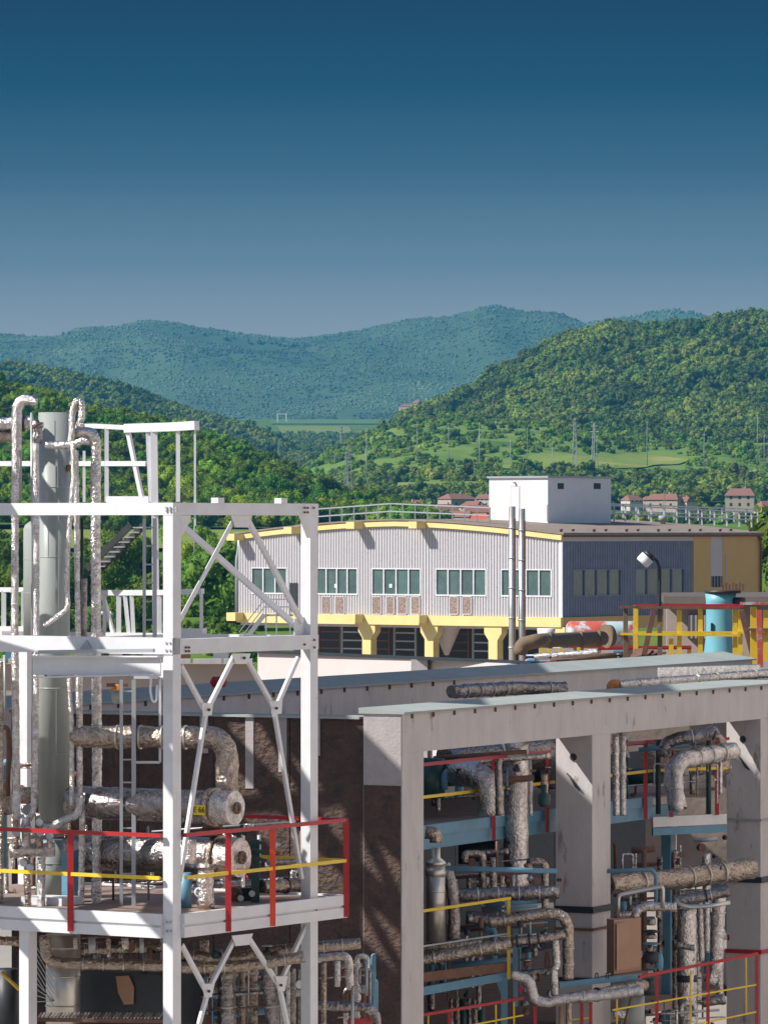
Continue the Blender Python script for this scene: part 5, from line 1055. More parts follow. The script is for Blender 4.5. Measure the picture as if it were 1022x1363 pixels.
pipe('slim foil riser at the very left edge of the tower deck', [(1.5, 880), (1.5, 1203)], 3.2, 70.4, 'foil_warm', straps=8)
pipe('rusty bent pipe at the left edge beside the column', [(-10, 968), (11, 968), (12, 1000), (10, 1060)], 3.4, 71, 'grout')
pipe('large dull foil barrel leaning at the left edge under the middle beam', [(2, 1040), (6, 1085)], 12, 71.4, 'foil_warm')
t = vessel('brass_drum', 'small brass coloured drum lying left of the tall vessel', 33, 1048, 1070, 8, 70.8, 'foil_warm')
for k, (x, y, rr_) in enumerate(((24, 1010, 2.5), (9, 1020, 2.5))): pass
# manifold on the deck
t = thing('valve_manifold', 'foil wrapped manifold pipes and valves at the left end of the tower deck', 'manifold', P(40, 1210, 70))
part('header', MB().tube(PX([(13, 1133), (73, 1131)], 70), 9.5 / F * 70, 18, step=.04, wob=.16, ws=12), 'foil_fine', t)
for k, (x, y0, y1, r_) in enumerate(((36, 1140, 1212, 4.5), (55, 1142, 1212, 5.5), (21, 1092, 1130, 4), (35, 1088, 1130, 6), (52, 1082, 1130, 5), (66, 1100, 1130, 4))):
    part('branch_pipe', MB().tube(PX([(x, y0), (x + random.uniform(-1, 1), (y0 + y1) / 2), (x + (2 if k == 0 else 0), y1)], 69.9), r_ / F * 70, 12, step=.04, wob=.2, ws=16), 'foil_fine' if k % 2 else 'foil_warm', t)
for k, (x, y) in enumerate(((22, 1112), (37, 1108), (53, 1112), (66, 1116), (31, 1152), (40, 1158), (52, 1098))):
    vb = part('valve_body', MB().lathe(P(x, y, 69.8), [(.03, 0), (.055, .02), (.055, .07), (.03, .09)], 12, (0, .3, 1)), 'grout' if k % 2 else 'dark', t)
    part('hand_wheel', MB().lathe(P(x, y - 3, 69.7), [(.055, 0), (.055, .012)], 14, (0.3, -1, .2)), 'galv', vb)
solo('blue_cabinet', tf.box(MB(), 1.3, 1.6, tf.ona(96, 1180, 1.3)[0], tf.ona(82, 1180, 1.3)[0], zD1 - .03, P(0, 1138, 70).z), 'steel_blue', 'narrow blue grey cabinet on the tower deck behind the first red post', 'cabinet')
solo('base_block', tf.box(MB(), .7, 1.2, tf.ona(82, 1200, .7)[0], tf.ona(28, 1200, .7)[0], zD1 - .03, P(0, 1203, 69).z), 'steel', 'low white plinth on the deck under the manifold', 'plinth')
# junction lamp by the ladder
t = thing('obstruction_lamp', 'small lamp with rusty orange cap on a thin pole by the lower ladder', 'lamp', P(156, 935, 70.2))
part('bowl', MB().lathe(P(156, 937, 70.2), [(.045, 0), (.075, .04), (.08, .16)], 16), 'vessel', t); part('cap', MB().lathe(P(156, 920, 70.2), [(.10, 0), (.10, .03), (.05, .05), (.05, .10)], 14), 'orange', t); part('bracket', MB().bar(P(142, 912, 70.2), P(170, 912, 70.2), .05), 'grout', t)
# heat exchangers: barrels along the left face direction
def exchanger(label, px, py, rpx, a, pxl, m='foil_dark', capm='foil_fine'):
    e0 = tf.A(px, py, a); r = rpx / F * e0.y; e1 = tf.A(pxl, py, a); e1 = e0 + tf.v * (e1 - e0).dot(tf.v); e1.z = e0.z
    t = thing('heat_exchanger', label, 'heat exchanger', e0 - Vector((0, 0, r)))
    L_ = (e1 - e0).length
    pr = [(r * .2, -.06), (r * .6, -.045), (r * .93, 0), (r, .03), (r, .34), (r * 1.13, .345), (r * 1.13, .43), (r, .435), (r, L_)]
    mb = MB(); pts = []; n = int(L_ / .06); pts = [e0 + tf.v * (.42 + (L_ - .42) * k / n) for k in range(n + 1)]
    mb.ring_tube(pts, r * .96, 28, True, .035, 7); part('barrel', mb, m, t)
    mb = MB(); pts = [e0 + tf.v * (.33 * k / 6) for k in range(7)]; mb.ring_tube(pts, r, 28, True, .04, 9); part('channel_cap', mb, capm, t)
    part('flange', MB().lathe(e0 + tf.v * .33, [(r * 1.13, 0), (r * 1.13, .09)], 30, tf.v), 'foil_warm', t)
    mb = MB()
    for k in range(9): q = e0 - tf.v * .02 + Vector((0, 0, 1)) * r * .25 * math.sin(k * .7) + tf.u * r * .25 * math.cos(k * .7); mb.lathe(q, [(.03, 0), (.03, .03)], 6, -tf.v)
    part('cap_bolt', mb, 'grout', t, kind='stuff')
    return t, e0, r
ex1, E1, R1_ = exchanger('upper foil clad heat exchanger with a yellow number plate above the deck rail', 313, 1076, 23, 1.5, 96, 'foil_dark')
ex2, E2, R2_ = exchanger('lower and fatter foil clad heat exchanger right behind the red rail', 320, 1142, 26, 1.75, 96, 'foil_dark', 'foil')
sp_ = part('number_plate', tf.box(MB(), 1.5 - R1_ - .05, 1.5 - R1_ - .04, tf.ona(275.5, 1076, 1.5 - R1_)[0], tf.ona(260, 1076, 1.5 - R1_)[0], P(0, 1083, 69.6).z, P(0, 1070, 69.6).z), 'sign', ex1)
cu = bpy.data.curves.new('plate_lettering', 'FONT'); cu.body = 'E 66'; cu.size = .115; cu.extrude = .002; cu.align_x = 'CENTER'; cu.align_y = 'CENTER'; cu.materials.append(M['ink'])
tmp_ = bpy.data.objects.new('lettering_source', cu); col.objects.link(tmp_); bpy.context.view_layer.update(); me_ = bpy.data.meshes.new_from_object(tmp_.evaluated_get(bpy.context.evaluated_depsgraph_get())); bpy.data.objects.remove(tmp_)
lo_ = bpy.data.objects.new('plate_lettering', me_); col.objects.link(lo_); lo_.parent = sp_
bm_ = (tf.ona(275.5, 1076, 1.5 - R1_)[0] + tf.ona(260, 1076, 1.5 - R1_)[0]) / 2
lo_.location = tf.w(1.5 - R1_ - .056, bm_, P(0, 1076.5, 69.6).z) - Vector(sp_['_w']); lo_.rotation_euler = (R(90), 0, math.atan2(-tf.v.y, -tf.v.x)); lo_['_w'] = tuple(lo_.location)
pipe('fat foil pipe bending down in a wide elbow above the heat exchangers', [(96, 981, 70.4), (292, 982, 70.0), (302, 1000, 70.0), (302, 1056, 70.0)], 14.5, 70.4, 'foil_warm', flanges=[(0, .43, 1.1, .3)], bend=.42, seg=22, straps=9)
pipe('stub of foil pipe dropping from the lower heat exchanger to the deck', [(275, 1150, 69.4), (273, 1180, 69.4), (274, 1210, 69.4)], 11, 69.4, 'foil', flanges=[(0, .1, 1.25, .4)], fm='foil_warm', seg=18)
pipe('brown elbow under the flange of the upper heat exchanger', [(283, 1094, 69.6), (283, 1112, 69.6)], 14, 69.6, 'grout', flanges=[(0, .5, 1.2, .3)])
pipe('bright foil sleeve between the two heat exchangers behind the front column', [(252, 1118, 69.0), (252, 1150, 69.0)], 10, 69, 'foil')
pipe('blue grey pedestal column right behind the front tower column', [(247, 1162, 69.6), (247, 1212, 69.6)], 8, 69.6, 'steel_blue', name='pedestal')
pipe('grey pipe stub with a dark ring lying behind the right red rail', [(348, 1181, 70.6), (405, 1178, 71.2)], 9, 70.6, 'foil_warm', flanges=[(0, .55, 1.25, .2)], fm='grout', seg=18)
pipe('dull white pipe behind the right corner of the tower rail', [(356, 1148, 71.0), (410, 1148, 71.4)], 4, 71, 'foil_dark')
t = thing('green_stand', 'dark green machine stand with brackets right of the heat exchangers', 'machine stand', P(341, 1214, 70.6))
part('post', MB().bar(P(340, 1118, 70.6), P(340, 1214, 70.6), .12), 'green', t)
for k, (x0, y0, x1, y1) in enumerate(((322, 1122, 350, 1122), (330, 1128, 352, 1136), (288, 1106, 330, 1109), (334, 1140, 352, 1146), (322, 1098, 322, 1108))): part('bracket', MB().bar(P(x0, y0, 70.4), P(x1, y1, 70.4), .05), 'green', t)
for x in (312, 326, 290): part('clamp', MB().lathe(P(x, 1108, 70.3), [(.05, 0), (.05, .05)], 10, (0, -1, 0)), 'green', t)
for x, y in ((320, 1196), (335, 1190)): part('gauge', MB().lathe(P(x, y, 70.2), [(.045, 0), (.045, .03)], 14, (.2, -1, 0)), 'galv', t)
t = thing('blue_motor', 'dark machine block behind the yellow bar at the right of the deck', 'machine', P(325, 1212, 70.9))
part('body', MB().bar(P(312, 1196, 71), P(338, 1194, 71), .2, .28), 'dark', t); part('shaft_end', MB().lathe(P(314, 1190, 70.8), [(.10, 0), (.10, .1), (.04, .11), (.04, .2)], 16, (-.3, -1, 0)), 'grout', t)
t = thing('ring_handle', 'small pale ring handle hanging on the foil stub at the deck', 'ring', P(265, 1188, 69.1))
part('ring', MB().tube([P(265, 1188, 69.2) + Vector((math.cos(a) * .06, 0, math.sin(a) * .06)) for a in [i * .5236 for i in range(13)]], .01, 6, bend=.001), 'white', t)
# ------------------------------------------------------------------ below the deck
UD = 70.6
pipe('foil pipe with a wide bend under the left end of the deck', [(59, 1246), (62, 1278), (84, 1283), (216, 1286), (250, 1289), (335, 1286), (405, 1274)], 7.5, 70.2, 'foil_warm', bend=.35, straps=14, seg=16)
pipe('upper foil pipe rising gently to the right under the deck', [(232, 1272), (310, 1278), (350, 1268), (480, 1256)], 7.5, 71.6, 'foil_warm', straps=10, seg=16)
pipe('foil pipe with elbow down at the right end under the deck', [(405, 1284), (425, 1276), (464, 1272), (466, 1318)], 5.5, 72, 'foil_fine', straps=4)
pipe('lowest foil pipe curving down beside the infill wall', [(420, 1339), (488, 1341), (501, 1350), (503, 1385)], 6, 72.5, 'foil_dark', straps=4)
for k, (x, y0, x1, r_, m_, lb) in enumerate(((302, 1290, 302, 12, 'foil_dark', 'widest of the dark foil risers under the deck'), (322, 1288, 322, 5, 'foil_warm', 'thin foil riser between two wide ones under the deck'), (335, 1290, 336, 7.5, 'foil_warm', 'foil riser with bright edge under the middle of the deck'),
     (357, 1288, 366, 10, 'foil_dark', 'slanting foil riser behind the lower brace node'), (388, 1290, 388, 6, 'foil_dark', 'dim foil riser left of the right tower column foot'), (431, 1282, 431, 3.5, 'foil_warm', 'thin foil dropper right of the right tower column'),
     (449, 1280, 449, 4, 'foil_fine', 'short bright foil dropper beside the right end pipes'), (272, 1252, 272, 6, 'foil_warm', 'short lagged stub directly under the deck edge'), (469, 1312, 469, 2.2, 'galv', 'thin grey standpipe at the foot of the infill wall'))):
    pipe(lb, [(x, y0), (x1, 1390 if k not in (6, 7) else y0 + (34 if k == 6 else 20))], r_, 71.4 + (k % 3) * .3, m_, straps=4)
solo('round_valve', MB().lathe(P(473, 1318, 71.8), [(.07, 0), (.075, .03), (.07, .06)], 16, (.3, -1, 0)), 'foil_dark', 'round valve wheel beside the elbow under the right end of the deck', 'valve')
solo('round_valve', MB().lathe(P(398, 1311, 71.5), [(.06, 0), (.06, .03)], 16, (.3, -1, 0)), 'white', 'pale round dial on the right tower column foot', 'dial')
solo('blue_drum', MB().lathe(P(258, 1390, 71.8), [(.20, 0), (.20, .98), (.16, 1.05)], 22), 'steel_blue', 'dark blue drum standing under the deck behind the front column', 'drum')
solo('red_step', MB().bar(P(465, 1362, 72.6), P(500, 1359, 72.9), .1), 'red', 'short red bar at the bottom edge right of the tower', 'bar')
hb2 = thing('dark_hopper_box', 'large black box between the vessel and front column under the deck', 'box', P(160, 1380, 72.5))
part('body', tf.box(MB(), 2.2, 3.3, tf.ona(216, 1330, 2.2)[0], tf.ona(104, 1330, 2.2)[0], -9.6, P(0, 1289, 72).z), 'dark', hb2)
part('painted_light_patch', MB().poly([tf.A(x, y, 2.18) for x, y in ((155, 1300), (172, 1299), (179, 1315), (178, 1337), (166, 1338), (158, 1322))], .015, -tf.u), 'brown_box', hb2)  # tan patch painted in place of sunlight on the box
t = thing('striped_grating', 'slanting band of thin metal strips beside the vessel barrel under the deck', 'grating', P(60, 1335, 70))
for k in range(10): part('strip', MB().bar(P(49, 1262 + k * 8, 70.6), P(72, 1300 + k * 8 if k < 6 else 1333, 70.6), .012), 'galv', t)
t = thing('floor_grating', 'row of bright metal gratings along the bottom left edge of the picture', 'grating', P(110, 1358, 70))
for k in range(36): part('strip', MB().bar(P(50 + k * 4.6, 1356, 69.6), P(55 + k * 4.6, 1349, 70.0), .022), 'jacket' if k % 3 else 'foil_warm', t)
part('edge_bar', MB().bar(P(48, 1358, 69.6), P(217, 1360, 69.6), .06, .05), 'grout', t)
for k in range(5): x = 100 + k * 22; pipe(['first', 'second', 'third', 'fourth', 'fifth'][k] + ' of five small pipe stubs hanging under the deck left of the front column', [(x, 1249), (x + 1, 1264 + 5 * (k % 3))], 3 + (k * 2) % 4, 70.0, ('foil_fine', 'galv', 'foil_warm')[k % 3])
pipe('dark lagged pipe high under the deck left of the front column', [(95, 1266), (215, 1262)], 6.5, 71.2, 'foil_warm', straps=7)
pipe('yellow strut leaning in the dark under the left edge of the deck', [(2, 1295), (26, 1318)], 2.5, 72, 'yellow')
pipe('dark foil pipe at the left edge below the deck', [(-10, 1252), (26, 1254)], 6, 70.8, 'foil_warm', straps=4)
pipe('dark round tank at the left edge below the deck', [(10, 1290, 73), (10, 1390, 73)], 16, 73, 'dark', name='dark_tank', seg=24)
# behind the tower, on the brown wall: large barrels between tower and wall
pipe('wide foil duct crossing low behind the ladder', [(110, 1068, 72.6), (215, 1068, 72.8)], 16, 72.6, 'foil_dark', seg=22, straps=6)

# ------------------------------------------------------------------ left bay of the concrete frame
Z1 = 88.5
pipe('main foil riser standing in the left bay of the concrete frame', [(688, 985), (688, 1020), (686, 1100), (688, 1182)], 16, 90.6, 'foil', flanges=[(0, .1, .8, .2)], seg=24, straps=7)
pipe('slim foil tube hugging the main riser on its right', [(706, 1040), (706, 1086)], 3, 90, 'foil_fine')
pipe('foil elbow dropping to the deck left of the main riser', [(600, 1030, 90), (632, 1030, 89.4), (652, 1045, 89), (653, 1086, 89)], 17, 89.5, 'foil', bend=.35, seg=20)
pipe('slim foil riser between elbow and main riser', [(663, 1010), (664, 1086)], 5, 88.4, 'foil_dark')
pipe('dark teal barrel at the left of the bay behind the rail', [(568, 1010, 90), (568, 1062, 90)], 24, 90, 'green', name='dark_tank', seg=28)
pipe('round dark teal tank at the right of the left bay', [(726, 1026, 93.5), (742, 1024, 93)], 26, 93, 'dark', name='dark_tank', seg=32)
pipe('wide shiny blue foil barrel high in the left bay', [(590, 1012, 91.5), (730, 1002, 92.5)], 22, 91.5, 'foil_dark', seg=26, straps=4)
solo('white_tank_panel', MB().poly([P(592, 1046, 90.6), P(617, 1046, 90.6), P(617, 1057, 90.6), P(592, 1062, 90.6)], .04, (0, 1, 0)), 'white', 'small bright white panel behind the yellow bar in the left bay', 'panel')
solo('green_pump', MB().lathe(P(724, 1075, 90), [(.06, 0), (.12, .05), (.12, .22), (.05, .28), (.05, .42)], 14), 'green', 'small olive pump right of the main riser on the platform', 'pump')
t = vessel('jacketed_vessel', 'silvery jacketed vessel with a rim at the left edge of the left bay', 580, 1150, 1254, 12.5, 86.6, 'jacket', [(1166, 1.12, .13), (1188, 1.03, .02), (1212, 1.03, .02)], seg=30)
part('lid', MB().lathe(P(580, 1151, 86.6), [(.19, 0), (.17, .05), (.08, .12), (.08, .3)], 26), 'jacket', t)
pipe('foil bend on top of the jacketed vessel', [(580, 1122), (580, 1110), (566, 1108)], 8.5, 86.4, 'foil_warm', bend=.1, straps=0)
pipe('foil branch falling from the jacketed vessel on its right', [(590, 1150), (601, 1175), (605, 1215), (604, 1252)], 8, 86.8, 'foil_dark', straps=5)
pipe('long blue pipe running level below the platform in the left bay', [(594, 1156), (742, 1160)], 3.4, 86.6, 'steel_blue')
pipe('thick grey lagged pipe below the blue pipe in the left bay', [(608, 1192), (744, 1188)], 9, 87.6, 'foil_dark', straps=5, seg=18)
pipe('second thick lagged pipe lower in the left bay', [(620, 1222), (700, 1228)], 9, 87.8, 'foil_dark', straps=4)
pipe('foil pipe running along the small platform in the left bay', [(556, 1279), (600, 1271), (680, 1256)], 8.5, 86.2, 'foil_warm', straps=6, seg=16)
pipe('thin foil pipe above the one on the small platform', [(556, 1262), (640, 1256)], 5, 86.7, 'foil_warm', straps=4)
pipe('foil loop over and down left of the middle concrete column', [(650, 1228), (690, 1224), (720, 1216), (748, 1218), (756, 1232), (756, 1304)], 7.5, 87.2, 'foil_warm', straps=9, bend=.25, seg=16)
pipe('lower foil branch with black couplings feeding the loop', [(682, 1254), (705, 1252), (735, 1248), (752, 1243)], 6, 87.0, 'foil_warm', flanges=[(0, .2, 1.4, .5), (0, .9, 1.4, .5), (1, .35, 1.3, .4)], seg=14)
pipe('foil dropper with sleeve left of the loop', [(739, 1252), (741, 1288), (737, 1290), (738, 1326)], 5.2, 87.0, 'foil', straps=4)
pipe('stepped foil pipe diving under the platform post and running right', [(680, 1298), (704, 1304), (711, 1332), (728, 1336), (748, 1330), (800, 1326), (856, 1318)], 7, 86.6, 'foil_fine', straps=10, bend=.14, seg=16)
pipe('tan standpipe at the foot of the left bay', [(747, 1340), (747, 1390)], 4, 87, 'brown_box'); pipe('foil standpipe beside the tan one', [(757, 1336), (757, 1390)], 4, 87, 'foil_warm')
t = thing('valve_group', 'dark valve bodies with foil collars in the left bay beside the yellow post', 'valves', P(705, 1300, 87.2))
for k, (x, y, r_, h_) in enumerate(((701, 1268, .10, .10), (700, 1280, .12, .05), (702, 1288, .08, .12), (722, 1262, .06, .3), (712, 1275, .05, .25), (728, 1290, .05, .3), (704, 1310, .07, .12), (698, 1340, .08, .1), (700, 1352, .06, .12), (692, 1235, .05, .12), (625, 1228, .07, .14), (640, 1236, .05, .2), (622, 1246, .05, .12))):
    part('valve_body', MB().lathe(P(x, y, 87.1), [(r_ * .7, 0), (r_, .02), (r_, h_ * .5), (r_ * .6, h_)], 14), ('dark', 'foil_dark', 'grout')[k % 3], t)
for x in (706, 694): part('spindle', MB().bar(P(x, 1222, 87.2), P(x, 1250, 87.2), .03), 'galv', t)
pipe('dark red hanger rod under the platform in the left bay', [(661, 1120), (661, 1162)], 1.6, 87, 'grout')
for k in range(4): pipe(['left', 'second', 'third', 'right'][k] + ' of four dim upright legs under the platform in the left bay', [(624 + k * 14, 1166), (624 + k * 14, 1186)], 3.5, 90.5, 'foil_warm', name='leg_pipe')
pipe('wide dark drum in shade under the left bay platform', [(610, 1135, 91), (662, 1135, 91)], 16, 91, 'dark', name='dark_drum', seg=24)
# ------------------------------------------------------------------ right bay
pipe('left of two foil risers beside the middle concrete column', [(819, 978), (820, 1086)], 4.6, 93.5, 'foil', straps=5); pipe('right of two foil risers beside the middle concrete column', [(829, 978), (829, 1086)], 4.2, 93.8, 'foil_fine', straps=5)
pipe('leaning grey pipe behind the two foil risers', [(824, 975), (836, 1010)], 4, 94.5, 'foil_dark')
pipe('upper foil pipe curling down at its left end in the right bay', [(884, 1008), (886, 990), (900, 984), (942, 977), (955, 970)], 8.5, 95.5, 'foil_dark', bend=.25, straps=5, seg=16)
pipe('foil knobbly joint at the top right of the right bay', [(944, 976), (958, 982), (962, 990)], 5, 95, 'foil_warm', flanges=[(0, .4, 1.4, .5)])
pipe('big foil pipe turning down to the platform in the right bay', [(975, 1000, 96.5), (905, 1012, 95), (893, 1030, 94.6), (902, 1078, 94.4)], 12, 95, 'foil', bend=.4, straps=7, seg=20)
pipe('wide dark lagged barrel behind the railing of the right bay', [(862, 1012, 97), (965, 1018, 98)], 15, 97, 'foil_warm', seg=22, straps=5)
pipe('foil dropper below the bend in the right bay', [(900, 1020, 94.3), (902, 1079, 94.3)], 8, 94.3, 'foil_fine', straps=4, seg=16)
solo('pale_tank_wall', MB().quad8([Vector(q) for z in (P(0, 1062, 100).z, P(0, 1008, 100).z) for q in ((P(908, 0, 100).x, 100, z), (P(944, 0, 100).x, 100, z), (P(944, 0, 100).x, 100.6, z), (P(908, 0, 100).x, 100.6, z))]), 'house_pale', 'pale box wall standing behind the railing in the right bay', 'box')
for x, lb in ((832, 'green upright left of the bent rail in the right bay'), (876, 'dark upright column in the middle of the right bay'), (943, 'green upright near the right column in the right bay')): pipe(lb, [(x, 985), (x, 1084)], 3.5, 96.5, 'green' if x != 876 else 'dark', name='steel_upright')
pipe('dark lagged pipe along the back of the right bay', [(835, 1035), (890, 1032)], 12, 98, 'green', name='dark_tank', seg=20)
pipe('thick foil pipe rising to the right below the platform of the right bay', [(808, 1178, 92.5), (890, 1172, 93.6), (1000, 1156, 95)], 14, 93, 'foil_warm', seg=22, straps=9)
pipe('slimmer foil pipe under the thick one in the right bay', [(895, 1200), (925, 1196), (970, 1186)], 7.5, 93, 'foil_dark', flanges=[(1, .3, 1.25, .3)], straps=6)
pipe('bare silver pipe with two bends under the foil pipes at the right', [(896, 1202), (917, 1208), (940, 1207), (972, 1202)], 3, 92.2, 'jacket')
pipe('fat foil riser right of the blue post with a dark band', [(914, 1210), (914, 1300), (916, 1390)], 13, 93.2, 'foil', flanges=[(1, -.02, 1.05, .7)], straps=6, seg=22)
pipe('slim foil riser between the two fat ones at the right', [(931, 1195), (934, 1280)], 4, 93.6, 'foil_fine', straps=5)
pipe('leaning foil riser beside the right concrete column', [(957, 1190), (953, 1290), (944, 1310)], 9, 93.8, 'foil', straps=5, seg=18)
pipe('foil stub with shiny collar low at the right', [(935, 1335), (965, 1330)], 7, 93.4, 'foil_dark')
pipe('bent blue foil handle across the fat riser', [(900, 1258), (920, 1262), (924, 1262)], 4, 92.6, 'foil_dark')
pipe('silver goalpost pipe in front of the tan cabinet', [(822, 1224), (823, 1192), (882, 1180), (882, 1210)], 2.8, 90.8, 'jacket', bend=.08)
pipe('blue grey goalpost pipe behind the silver one', [(808, 1160), (868, 1158), (873, 1166), (873, 1204)], 2.8, 92, 'steel_blue', bend=.1)
pipe('short wrapped foil pipe poking out left of the blue post', [(844, 1224), (848, 1211), (862, 1207), (900, 1208)], 6, 90.9, 'foil', bend=.15, straps=4, seg=16)
t = thing('tan_cabinet', 'weathered tan sheet metal cabinet left of the blue post in the right bay', 'cabinet', P(835, 1298, 90.6))
z0_, z1_ = P(0, 1296, 90.5).z, P(0, 1224, 90.5).z; q0, q1 = P(817, 0, 90.3), P(853, 0, 90.9)
part('body', MB().quad8([Vector((x, y, z)) for z in (z0_, z1_) for x, y in ((q0.x, q0.y), (q1.x, q1.y), (q1.x - .12, q1.y + .3), (q0.x - .12, q0.y + .3))]), 'brown_box', t)
part('door_panel', MB().quad8([Vector((x, y, z)) for z in (z0_ + .06, z1_ - .06) for x, y in ((q0.x + .05, q0.y - .01), (q1.x - .05, q1.y - .01), (q1.x - .05, q1.y + .01), (q0.x + .05, q0.y + .01))]), 'brown_box', t)
part('base_strip', MB().bar(Vector((q0.x - .05, q0.y - .02, z0_ - .05)), Vector((q1.x + .1, q1.y - .02, z0_ - .02)), .1, .07), 'grout', t)
t = thing('valve_stack', 'stack of dark valves with foil collars between the tan cabinet and the blue post', 'valves', P(866, 1330, 91.4))
for k, (x, y, r_, h_) in enumerate(((866, 1232, .10, .16), (866, 1242, .15, .05), (866, 1250, .11, .1), (866, 1258, .17, .04), (864, 1268, .07, .14), (866, 1282, .16, .2), (852, 1276, .07, .2), (877, 1290, .08, .3), (860, 1300, .12, .14), (862, 1325, .17, .3), (876, 1222, .05, .2), (830, 1212, .06, .16), (838, 1206, .04, .2), (828, 1200, .05, .1))):
    part('valve_body', MB().lathe(P(x, y, 91.5), [(r_ * .8, 0), (r_, .02), (r_, h_ * .6), (r_ * .7, h_)], 14), ('foil_dark', 'dark', 'foil_warm', 'steel_blue')[k % 4], t)
pipe('foil pipe with dark coupling crossing the foot of the middle column', [(755, 1330, 87.6), (798, 1324, 88.2), (858, 1312, 89)], 8, 88, 'foil_warm', flanges=[(0, .9, 1.2, .3)], straps=8, seg=16)
pipe('pale drum below the cabinet with a white pipe beside it', [(842, 1325, 91.8), (842, 1375, 91.8)], 16, 91.8, 'vessel', name='pale_drum', seg=22)
pipe('red slanting prop below the tan cabinet', [(842, 1320, 90), (827, 1380, 90)], 1.8, 90, 'grout'); pipe('short foil stub at the bottom edge below the cabinet', [(815, 1350), (836, 1352)], 7, 90.6, 'foil')
solo('blue_shelf', MB().bar(P(742, 1312, 88), P(852, 1300, 89.2), .1, .1), 'steel_blue', 'thin blue beam above the bottom foil pipe', 'beam')
for x, lb in ((794, 'left'), (808, 'right')): pipe(lb + ' small U bolt on the clamp at the middle column', [(x - 1.5, 1303, 88), (x - 1.5, 1296, 88), (x + 1.5, 1296, 88), (x + 1.5, 1303, 88)], .8, 88, 'dark', bend=.02, name='u_bolt')
for k in range(6): x = 640 + k * 8; pipe(['first', 'second', 'third', 'fourth', 'fifth', 'sixth'][k] + ' from the left of the dim pipes in the dark behind the small platform', [(x - 40, 1330), (x - 38, 1390)], 3 + k % 3, 89, ('foil_dark', 'foil_warm', 'green')[k % 3])
# ------------------------------------------------------------------ on top between the two beams
pipe('dark grey lagged pipe lying between the two roof beams', [(600, 921, 99), (690, 916, 100.5), (752, 917, 101)], 9, 100, 'foil_dark', straps=8, seg=20)
t = pipe('long silver pipe with an orange elbow between the roof beams', [(822, 912, 97), (900, 906, 98.5), (1030, 896, 101)], 6, 99, 'foil', straps=8, seg=18)
part('orange_elbow', MB().tube(PX([(824, 911), (814, 911), (813, 919)], 97), 6.5 / F * 97, 16, bend=.05), 'orange', t)
solo('foil_covered_box', MB().quad8([P(875, 901, 101), P(1012, 897, 104), P(1012, 897, 105), P(875, 901, 102), P(875, 889, 101), P(1012, 885, 104), P(1012, 884, 105.5), P(875, 888, 102.5)]), 'foil', 'bright foil covered duct box beside the long silver pipe', 'duct')
t = thing('right_end_beam', 'pale flat roof edge at the right between the roof beams', 'roof edge', P(960, 915, 99)); part('sheet', MB().poly([P(862, 915, 99), P(1030, 900, 102), P(1030, 893, 105), P(862, 912, 101)], .05, (0, 0, 1)), 'white', t)
solo('red_valve', MB().lathe(P(291, 915, 92), [(.12, 0), (.17, .1), (.12, .2)], 14), 'red', 'small dark red machine seen through the lower tower braces', 'machine')

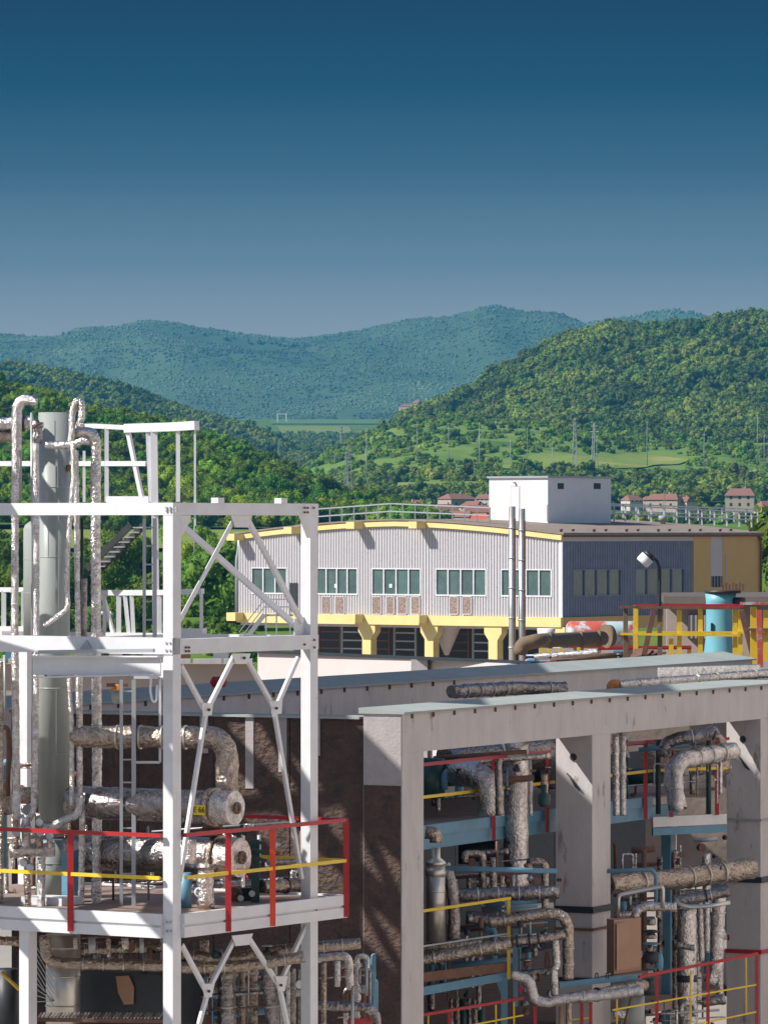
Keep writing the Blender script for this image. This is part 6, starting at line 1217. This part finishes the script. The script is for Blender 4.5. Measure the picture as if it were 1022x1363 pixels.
# ------------------------------------------------------------------ dense small piping held in racks
def bank(label, x0, x1, y0, y1, Y, nv, nh, nval, seed, depth=1.6, mats=('foil_warm', 'foil_dark', 'foil_fine', 'galv', 'grout', 'steel_blue', 'foil')):
    rn = random.Random(seed); t = thing('pipe_bank', label, 'pipe bank', P((x0 + x1) / 2, y1, Y))
    for k in range(nv):
        x = rn.uniform(x0, x1); ya = rn.uniform(y0, y0 + (y1 - y0) * .6); yb = rn.uniform(ya + (y1 - y0) * .3, y1); Yk = Y + rn.uniform(0, depth); r = rn.choice((1.2, 1.8, 2.6, 3.6, 5)); m = rn.choice(mats)
        pts = [(x, yb), (x, ya)]
        if rn.random() < .6: dx = rn.choice((-1, 1)) * rn.uniform(8, 26); pts += [(min(max(x + dx, x0), x1), ya)]
        if len(pts) == 3 and rn.random() < .4: pts += [(pts[-1][0], ya + rn.uniform(10, 30))]
        fl = 'foil' in m; rr_ = r / F * Yk
        part('pipe', MB().tube(PX(pts, Yk), rr_, 10, step=max(.05, rr_) if fl else None, wob=.13 if fl else 0, ws=1 / rr_, band=.06 if fl else 0), m, t)
    for k in range(nh):
        y = rn.uniform(y0, y1); xa = rn.uniform(x0, x0 + (x1 - x0) * .4); xb = rn.uniform(xa + (x1 - x0) * .4, x1); Yk = Y + rn.uniform(0, depth); r = rn.choice((1.2, 1.8, 3, 4.5)); m = rn.choice(mats); rr_ = r / F * Yk; fl = 'foil' in m
        sl = -(xb - xa) * .07; part('pipe', MB().tube(PX([(xa, y), (xb, y + sl)], Yk), rr_, 10, step=max(.05, rr_) if fl else None, wob=.13 if fl else 0, ws=1 / rr_, band=.06 if fl else 0), m, t)
    for k in range(nval):
        x, y = rn.uniform(x0, x1), rn.uniform(y0, y1); Yk = Y + rn.uniform(-.2, depth * .6); s_ = rn.uniform(.03, .07); m = rn.choice(('dark', 'grout', 'galv', 'foil_dark', 'green', 'dark'))
        ax = rn.choice(((0, 0, 1), (.4, -1, 0), (1, .3, 0))); v = part('valve_body', MB().lathe(P(x, y, Yk), [(s_ * .6, 0), (s_, s_ * .3), (s_, s_), (s_ * .5, s_ * 1.3), (s_ * .5, s_ * 2)], 10, ax), m, t)
        if k % 2: part('hand_wheel', MB().lathe(P(x, y, Yk) + Vector(ax).normalized() * s_ * 2.05, [(s_ * 1.2, 0), (s_ * 1.2, s_ * .25)], 12, ax), rn.choice(('galv', 'red', 'grout')), v)
    return t
bank('tangle of thin pipes and valves under the deck between the tower columns', 245, 410, 1262, 1375, 71.3, 16, 9, 16, 1)
bank('tangle of small pipes under the right end of the deck before the infill wall', 418, 500, 1262, 1375, 72.6, 8, 5, 7, 2)
bank('small pipes and fittings in the dark left of the front column under the deck', 52, 214, 1250, 1292, 70.8, 7, 5, 9, 3)
bank('small bore piping behind the valve manifold at the left of the tower deck', 0, 110, 1010, 1205, 71.9, 12, 6, 14, 4)
bank('small pipes and fittings between the heat exchangers and the infill wall', 112, 412, 1095, 1208, 72.9, 10, 8, 14, 5)
bank('crowded small piping behind the platform rail in the upper left bay', 568, 740, 1008, 1082, 89.6, 10, 5, 8, 6, 1.8)
bank('crowded pipes and valves in the middle of the left bay', 595, 742, 1128, 1222, 88.2, 10, 9, 14, 7)
bank('crowded valves and short pipes low in the left bay', 568, 745, 1222, 1350, 88.0, 14, 8, 24, 8)
bank('crowded pipes behind the bent rail in the upper right bay', 816, 966, 985, 1078, 96.0, 12, 5, 9, 9, 2.2)
bank('crowded thin pipes under the platform of the right bay', 816, 884, 1125, 1300, 93.6, 9, 7, 14, 10)
bank('crowded thin pipes between the blue post and the right column', 898, 966, 1110, 1345, 94.2, 11, 8, 12, 11)
bank('small pipes at the foot of the right bay behind the red rail', 800, 965, 1330, 1380, 92.5, 9, 4, 10, 12)
bank('low clutter of small pipes on the roof terrace before the low building', 700, 830, 872, 888, 128, 4, 4, 5, 13)

for k, (x, y0, y1) in enumerate(((6, 872, 960), (60, 880, 900), (150, 1120, 1205), (197, 1100, 1208))): pipe(['thin grey standpipe at the left edge just under the middle beam', 'short dark stub behind the hoist beam left end', 'thin upright line between the foil riser and the ladder', 'thin upright line between the ladder and the front column'][k], [(x, y0), (x + 1, y1)], 1.6, 71.0, ('galv', 'dark', 'grout', 'galv')[k])
